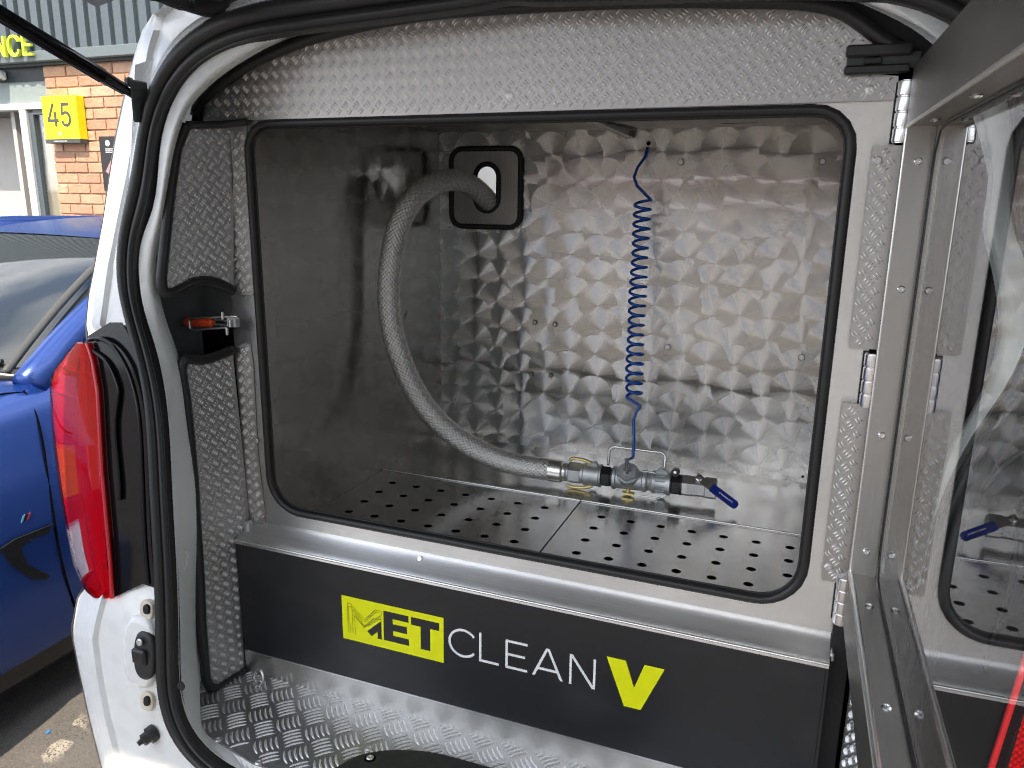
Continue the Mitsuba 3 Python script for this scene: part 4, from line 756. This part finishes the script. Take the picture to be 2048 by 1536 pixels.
# ------------------------------------------------------------------ coiled air line
al = thing('coiled_air_line', 'thin blue coiled air line hanging from the back wall down to the tee', 'air line')
ca_ = spline(np.vstack([DATA['coil_ax'][:1], (DATA['coil_ax'][:1] + DATA['coil_ax'][1:2]) / 2, DATA['coil_ax'][1:]]), 420); nt = 20.5; th = np.linspace(0, 2 * np.pi * nt, 420) + .2
rr = .0165 * (1 + .05 * np.sin(th * .13)); lag = np.r_[0, np.cumsum(1 + .10 * np.sin(np.linspace(0, 9, 419)))]; lag = lag / lag[-1]
co = np.c_[ca_[:, 0] + rr * np.cos(th), ca_[:, 1] + rr * np.sin(th), ca_[:, 2] + .002 * np.sin(th)]
path = np.vstack([DATA['coil_c'][:-1], co, DATA['coil_e'][1:], [tb + bd * .033 + np.array([0, -.006, .026])]])
path = resample(path, 1400); path = np.vstack([path[:1], (path[:-2] + path[1:-1] + path[2:]) / 3, path[-1:]])
scene[al] = mikit.ply(tube(path, .0031, 8), 'hose_blue', smooth=True)
# ------------------------------------------------------------------ blue car beside the van
car = thing('parked_car', 'metallic blue car parked between the white van and the brick building', 'car')
CX = -1.945
zl = np.array([.15, .20, .26, .36, .48, .60, .72, .82, .90, .95, .975])
wl = np.array([.800, .835, .862, .885, .899, .905, .905, .898, .884, .862, .820])
def stat(y):
    # plan taper towards nose and tail, height of the upper edge
    k = 1 - .30 * max(0, (-.35 - y) / 1.05) ** 2.2 - .16 * max(0, (y - 2.1) / 1.05) ** 2
    top = np.interp(y, [-1.4, -1.1, -.5, .1, .47, .9, 2.6, 3.15], [.62, .74, .88, .95, .985, .975, 1.00, .95])
    zs = .15 + (zl - .15) * (top - .15) / (.975 - .15)
    crease = .006 * np.exp(-((zs - .70) / .05) ** 2)
    return [(CX + (w + c) * k, y, z) for w, z, c in zip(wl, zs, crease)], top, k
ys = np.r_[np.linspace(-1.36, -.7, 12), np.linspace(-.6, 3.12, 56)]
rowsr = []
for y in ys:
    r, top, k = stat(y); half_ = np.array(r); cr = [(CX + .60 * k, y, top + .012), (CX + .3 * k, y, top + .022), (CX, y, top + .026)]
    right = np.vstack([half_, cr]); left = right[::-1][1:].copy(); left[:, 0] = 2 * CX - left[:, 0]; rowsr.append(np.vstack([right, left]))
rowsr = np.array(rowsr)
def wheel_y(y): return abs(y + .30) < .36 or abs(y - 2.50) < .36
kbo = add(car, 'body', grid(rowsr), 'car_paint', smooth=40)
for yy in (-1.365, 3.125):
    r = rowsr[0 if yy < 0 else -1]; P = Polygon(r[:, [0, 2]]); add(kbo, 'end_panel', FX(0, yy, 0).put(extrude(P.buffer(0), .004)), 'car_paint', smooth=False)
add(car, 'sill', box(CX - .80, CX + .803, -1.2, 3.0, .13, .155), 'car_black', smooth=False)
add(car, 'sill', box(CX + .775, CX + .838, .05, 2.15, .135, .225, .02), 'car_black', smooth=20)
for wy in (-.30, 2.50):
    for sx in (1, -1):
        arch = lathe((CX + sx * .70, wy, .33), (sx, 0, 0), [(0, .37), (.196, .37)], 40); kw = add(car, 'wheel_arch', arch, 'void_black')
        kt_ = add(car, 'wheel', lathe((CX + sx * .69, wy, .33), (sx, 0, 0), [(0, .30), (.02, .325), (.18, .328), (.206, .30), (.206, .235)], 40), 'tyre'); add(kt_, 'rim', lathe((CX + sx * .70, wy, .33), (sx, 0, 0), [(0, .235), (.19, .235), (.195, .20), (.16, .08), (.185, .05)], 30), 'alloy')
def patch(bl, tl, n=13, m=13, bow=(0, 0, .03), bs='car_glass', nm='windscreen'):
    """ruled patch between two curves (three points each), bulged"""
    qb = lambda P, t: (1 - t) ** 2 * P[0] + 2 * t * (1 - t) * P[1] + t * t * P[2]
    b, t_ = [np.array(p, float) for p in (bl, tl)]
    return grid([[qb(b, u) * (1 - v) + qb(t_, u) * v + np.array(bow) * 4 * v * (1 - v) for u in np.linspace(0, 1, n)] for v in np.linspace(0, 1, m)])
WR, WT = np.array([-1.17, .47, .985]), np.array([-1.375, 1.12, 1.322])
mx_ = lambda p: np.array([2 * CX - p[0], p[1], p[2]])
kws = add(car, 'windscreen', patch([mx_(WR), (CX, -.02, 1.02), WR], [mx_(WT), (CX, .92, 1.365), WT]), 'car_glass', smooth=True)
add(car, 'roof', patch([mx_(WT), (CX, .92, 1.372), WT], [(2 * CX + 1.40, 2.15, 1.33), (CX, 2.2, 1.43), (-1.40, 2.15, 1.33)], bow=(0, 0, .035)), 'car_paint', smooth=True)
add(car, 'rear_window', patch([(2 * CX + 1.40, 2.15, 1.33), (CX, 2.2, 1.43), (-1.40, 2.15, 1.33)], [(2 * CX + 1.28, 2.85, .99), (CX, 2.95, 1.0), (-1.28, 2.85, .99)]), 'car_glass', smooth=True)
for f in (lambda p: np.asarray(p, float), mx_):
    add(car, 'side_window', patch([f((-1.11, .62, .985)), f((-1.07, 1.4, .985)), f((-1.10, 2.5, .99))], [f((-1.365, 1.18, 1.312)), f((-1.345, 1.6, 1.36)), f((-1.39, 2.15, 1.32))], bow=(.02 if f is not mx_ else -.02, 0, 0)), 'car_glass', smooth=True)
    add(car, 'front_pillar', tube(spline(np.array([f((-1.13, .40, .975)), f((-1.20, .66, 1.12)), f((-1.29, .93, 1.24)), f((-1.375, 1.16, 1.325)), f((-1.385, 1.6, 1.352)), f((-1.40, 2.15, 1.335)), f((-1.27, 2.88, .99))]), 40), np.r_[np.linspace(.046, .034, 24), np.full(16, .032)], 10), 'car_paint', smooth=True)
    add(car, 'pillar_trim', tube(spline(np.array([f((-1.215, .40, 1.005)), f((-1.280, .61, 1.135)), f((-1.360, .86, 1.262)), f((-1.425, 1.06, 1.345))]), 24), .013, 8), 'charcoal_plastic', smooth=True)
add(car, 'cowl', tube(spline(np.array([mx_(WR) + (0, -.03, 0), (CX, .17, 1.0), WR + (0, -.03, 0)][0:1] + [(-2.3, .26, 1.0), (-1.9, .22, 1.003), (-1.5, .30, .998), WR + (-.02, -.03, -.002)]), 20), .03, 8), 'car_black', smooth=True)
add(car, 'wiper', tube(spline(np.array([(-1.28, .44, 1.022), (-1.5, .36, 1.035), (-1.8, .32, 1.05), (-2.0, .32, 1.055)]), 16), .009, 6), 'car_black')
# shut line, wing vent, badge
sxx = lambda y, z: CX + np.interp(z, .15 + (zl - .15) * (stat(y)[1] - .15) / .825, wl) * stat(y)[2] + .006 * math.exp(-((z - .70) / .05) ** 2)
P = np.array([(sxx(y, z) + .0004, y, z) for y, z in ((.372, .97), (.360, .88), (.352, .76), (.352, .62), (.365, .46), (.400, .32), (.430, .24))]); add(car, 'shut_line', tube(spline(P + [(.002, 0, 0)], 30), .0032, 6), 'void_black', smooth=True)
P = np.array([(sxx(y, z) - .004, y, z) for y, z in ((.37, .965), (.30, .972), (.1, .955), (-.2, .93))]); add(car, 'bonnet_line', tube(spline(P, 30), .003, 6), 'void_black', smooth=True)
vp = Polygon(DATA['vent'][:, [1, 2]]); vm = extrude(vp, .007).subdivide(); v = np.array(vm.vertices); vm.vertices = np.array([[sxx(a, b) + c_, a, b] for a, b, c_ in v]); kv_ = add(car, 'wing_vent', vm, 'car_black', smooth=False)
P = np.array([(sxx(y, z) + .006, y, z) for y, z in [tuple(q[1:]) for q in DATA['vent'][[0, 1, 2]]]]); add(kv_, 'vent_rim', tube(P, .0035, 8), 'black_gloss', smooth=True)
for i, (cc, nm) in enumerate((('badge_blue', 'badge'), ('car_black', 'badge'), ('badge_red', 'badge'))):
    pb = Polygon([(.258 + i * .008, .640), (.265 + i * .008, .643), (.272 + i * .008, .660), (.265 + i * .008, .657)]); bm2 = extrude(pb, .002); v = np.array(bm2.vertices); bm2.vertices = np.array([[sxx(a, b) + c_, a, b] for a, b, c_ in v]); add(car, nm, bm2, cc, smooth=False)
# ------------------------------------------------------------------ brick building with cladding
WY = 3.3
bld = thing('brick_building', 'brick industrial unit with grey ribbed cladding above and a glazed entrance', 'building')
kw = add(bld, 'brick_wall', box(-4.53, -.80, WY + .012, WY + .25, 0, 2.385), 'mortar', smooth=False)
bx = box(-.1075, .1075, 0, .04, -.0325, .0325, .003); bxh = box(-.051, .051, 0, .04, -.0325, .0325, .003)
bply = [mikit.ply(bx, 'brick_0', smooth=False), mikit.ply(bxh, 'brick_0', smooth=False)]
rb = random.Random(4)
for r in range(11, 32):
    z = r * .075 + .0375 - .02
    x = -4.53 + (.1125 if r % 2 == 0 else .0)
    if r % 2 == 0: reuse(kw, 'brick', bply[1], T().translate([-4.53 + .0545, WY + rb.uniform(-.002, .002), z]), 'brick_%d' % rb.randrange(5))
    while x + .215 < -3.0:
        reuse(kw, 'brick', bply[0], T().translate([x + .1105, WY + rb.uniform(-.0025, .0025), z]).rotate([0, 0, 1], rb.uniform(-.3, .3)), 'brick_%d' % rb.choice([0, 0, 1, 1, 2, 3, 4])); x += .225
add(kw, 'brickwork', cat_([box(-4.53, -3.0, WY + .002, WY + .02, 0, .792), box(-3.0, -.80, WY + .002, WY + .02, 0, 2.385)]), 'far_brick', smooth=False)
# ribbed cladding
pitch_ = .112; prof_ = []; x = -8.2
while x < -.75: prof_ += [(x, 0), (x + .058, 0), (x + .064, .032), (x + .098, .032), (x + .104, 0)]; x += pitch_
prof_ = np.array(prof_); zr = np.array([2.47, 3.6, 5.2])
add(bld, 'ribbed_cladding', grid([[(a, WY - .06 + b, z) for a, b in prof_] for z in zr]), 'cladding_grey', smooth=False)
add(bld, 'drip_flashing', box(-8.2, -.75, WY - .075, WY + .05, 2.405, 2.475, .004), 'cladding_trim', smooth=False)
add(bld, 'soffit_strip', box(-8.2, -.75, WY - .03, WY + .06, 2.385, 2.405), 'fascia_dark', smooth=False)
add(bld, 'back_block', box(-8.2, -.80, WY + .5, WY + 8, 0, 5.2), 'inner_wall', smooth=False)
# entrance: lintel, frames, glass
add(bld, 'dark_soffit', box(-8.2, -4.535, WY + .02, WY + .5, 2.29, 2.40), 'fascia_dark', smooth=False)
add(bld, 'lintel_panel', box(-8.2, -4.535, WY + .03, WY + .08, 2.135, 2.29), 'grey_green', smooth=False)
kfr = add(bld, 'door_frame', box(-8.2, -4.54, WY, WY + .07, 2.090, 2.135, .003), 'frame_white', smooth=False)
add(bld, 'door_frame', box(-4.835, -4.765, WY - .002, WY + .07, 0, 2.088, .003), 'frame_white', smooth=False)
add(bld, 'door_frame', box(-4.765, -4.715, WY + .02, WY + .06, 0, 2.07), 'cladding_grey', smooth=False); add(bld, 'door_frame', box(-4.715, -4.54, WY + .02, WY + .06, 2.055, 2.088), 'cladding_grey', smooth=False)
add(bld, 'entrance_wall', box(-5.06, -5.02, WY + .1, WY + .9, 0, 2.09), 'inner_wall', smooth=False); add(bld, 'entrance_wall', box(-6.2, -4.85, WY + .45, WY + .49, 0, 2.09), 'inner_wall', smooth=False)
add(bld, 'window_glass', box(-4.715, -4.54, WY + .045, WY + .049, 0, 2.055), 'pane', smooth=False); add(bld, 'reflection_sheet', box(-4.715, -4.52, WY + .09, WY + .10, 0, 2.06), 'pane_reflection', smooth=False)  # sheet behind the glass carries the painted reflection
sl_ = thing('wall_lamp', 'small pale lamp fixed under the dark soffit at the left edge', 'lamp')
add(sl_, 'housing', box(-5.06, -4.93, WY - .10, WY + .02, 2.305, 2.37, .012), 'frame_white'); add(sl_, 'lens', box(-5.05, -4.94, WY - .09, WY - .02, 2.298, 2.306), 'inner_trim')
# lime letters on the cladding: the visible end of a word
lt = thing('shop_lettering', 'raised lime green letters NCE on the ribbed cladding', 'sign')
xx = -4.865
for ch, wd in (('N', .150), ('C', .150), ('E', .15)):
    m = meshkit.text_mesh(ch, .142, .025); b = m.bounds; m.apply_translation((-b[0][0], 0, 0)); add(lt, 'letter', FX(xx, WY - .085, 2.440).put(m), 'letter_lime', smooth=False); xx += (b[1][0] - b[0][0]) + .028
# number sign
sg = thing('number_sign', 'yellow box sign with the number 45 fixed to the brick wall', 'sign')
X0, X1 = -4.495, -4.150
add(sg, 'box', box(X0, X1, WY - .075, WY - .005, 1.865, 2.165, .003), 'sign_yellow', smooth=False); add(sg, 'base_band', box(X0 - .0005, X1 + .0005, WY - .0765, WY - .004, 1.838, 1.868, .002), 'sign_dark', smooth=False)
m = meshkit.text_mesh('45', .160, .002); b = m.bounds; sc_ = np.eye(4); sc_[0, 0] = .92; m.apply_transform(sc_); b = m.bounds; m.apply_translation((-(b[0][0] + b[1][0]) / 2, 0, 0)); add(sg, 'number', FX((X0 + X1) / 2 - .008, WY - .0762, 1.955).put(m), 'sign_dark', smooth=False)
m = meshkit.text_mesh('W', .024, .0015, bold=True); b = m.bounds; m.apply_translation((-(b[0][0] + b[1][0]) / 2, 0, 0)); add(sg, 'emblem', FX((X0 + X1) / 2 - .015, WY - .0762, 1.893).put(m), 'frame_white', smooth=False)
add(sg, 'small_print', cat_([box(X0 + .09 + i * .013, X0 + .099 + i * .013, WY - .0772, WY - .0765, 1.850, 1.856) for i in range(10)]), 'frame_white', smooth=False)
# dark notice
po = thing('wall_notice', 'dark notice board with pale print fixed to the brick wall beside the number sign', 'notice')
add(po, 'board', box(-4.035, -3.55, WY - .018, WY - .004, 1.50, 1.885, .002), 'poster_black', smooth=False)
for i, (a, b, c_, d) in enumerate(((-3.98, -3.80, 1.795, 1.801), (-3.98, -3.72, 1.782, 1.787), (-3.98, -3.74, 1.770, 1.775), (-3.99, -3.94, 1.56, 1.565), (-3.99, -3.94, 1.545, 1.55), (-3.99, -3.94, 1.53, 1.535), (-3.93, -3.86, 1.71, 1.745))): add(po, 'print', box(a, b, WY - .0190, WY - .018, c_, d), 'frame_white', smooth=False)
add(po, 'print', lathe((-3.955, WY - .018, 1.838), (0, -1, 0), [(0, .022), (.001, .022)], 20), 'frame_white'); add(po, 'print', FX(0, WY - .018, 0).put(extrude(Polygon([(-4.0, 1.64), (-3.93, 1.73), (-3.90, 1.715), (-3.965, 1.62)]), .001)), 'pink_print', smooth=False)
# roller shutter in the same wall, seen small through the port
rs = thing('roller_shutter', 'pale roller shutter in the brick unit seen through the cabinet port', 'shutter')
add(rs, 'curtain', cat_([box(-2.4, -.95, WY - .016, WY - .002, .02 + i * .11, .122 + i * .11, .003) for i in range(14)]), 'shutter', smooth=False); add(rs, 'frame', cat_([box(-2.48, -2.4, WY - .03, WY - .002, 0, 1.64), box(-.95, -.87, WY - .03, WY - .002, 0, 1.64), box(-2.48, -.87, WY - .03, WY - .002, 1.565, 1.70)]), 'frame_white', smooth=False)
# ------------------------------------------------------------------ what the bright metal mirrors: the unit across the yard
ob = thing('far_unit', 'brick unit with grey roof across the yard behind the viewer', 'building')
add(ob, 'wall', box(-9, 5, -26, -22, 0, 3.4), 'far_brick', smooth=False); add(ob, 'roof', box(-9.3, 5.3, -26.2, -21.8, 3.4, 4.2), 'roof_grey', smooth=False)
for i in range(4): add(ob, 'door', box(-7.6 + i * 3.3, -5.6 + i * 3.3, -22.03, -21.99, 0, 2.6), 'shutter', smooth=False)

# unseen dark block behind the viewer, added to keep light off the left wall
gv = thing('added_blocker', 'tall unseen dark grey block added on the right to darken the cabinet left wall', 'building')
add(gv, 'wall', box(2.7, 11, -15, -2.4, 0, 6.5), 'blocker_grey', smooth=False); add(gv, 'parapet', box(2.6, 11.1, -15.1, -2.3, 6.5, 6.8), 'fascia_dark', smooth=False)
for i in range(2): add(gv, 'door', box(2.66, 2.70, -12.5 + i * 5.5, -8.8 + i * 5.5, 0, 3.4), 'grey_green', smooth=False)
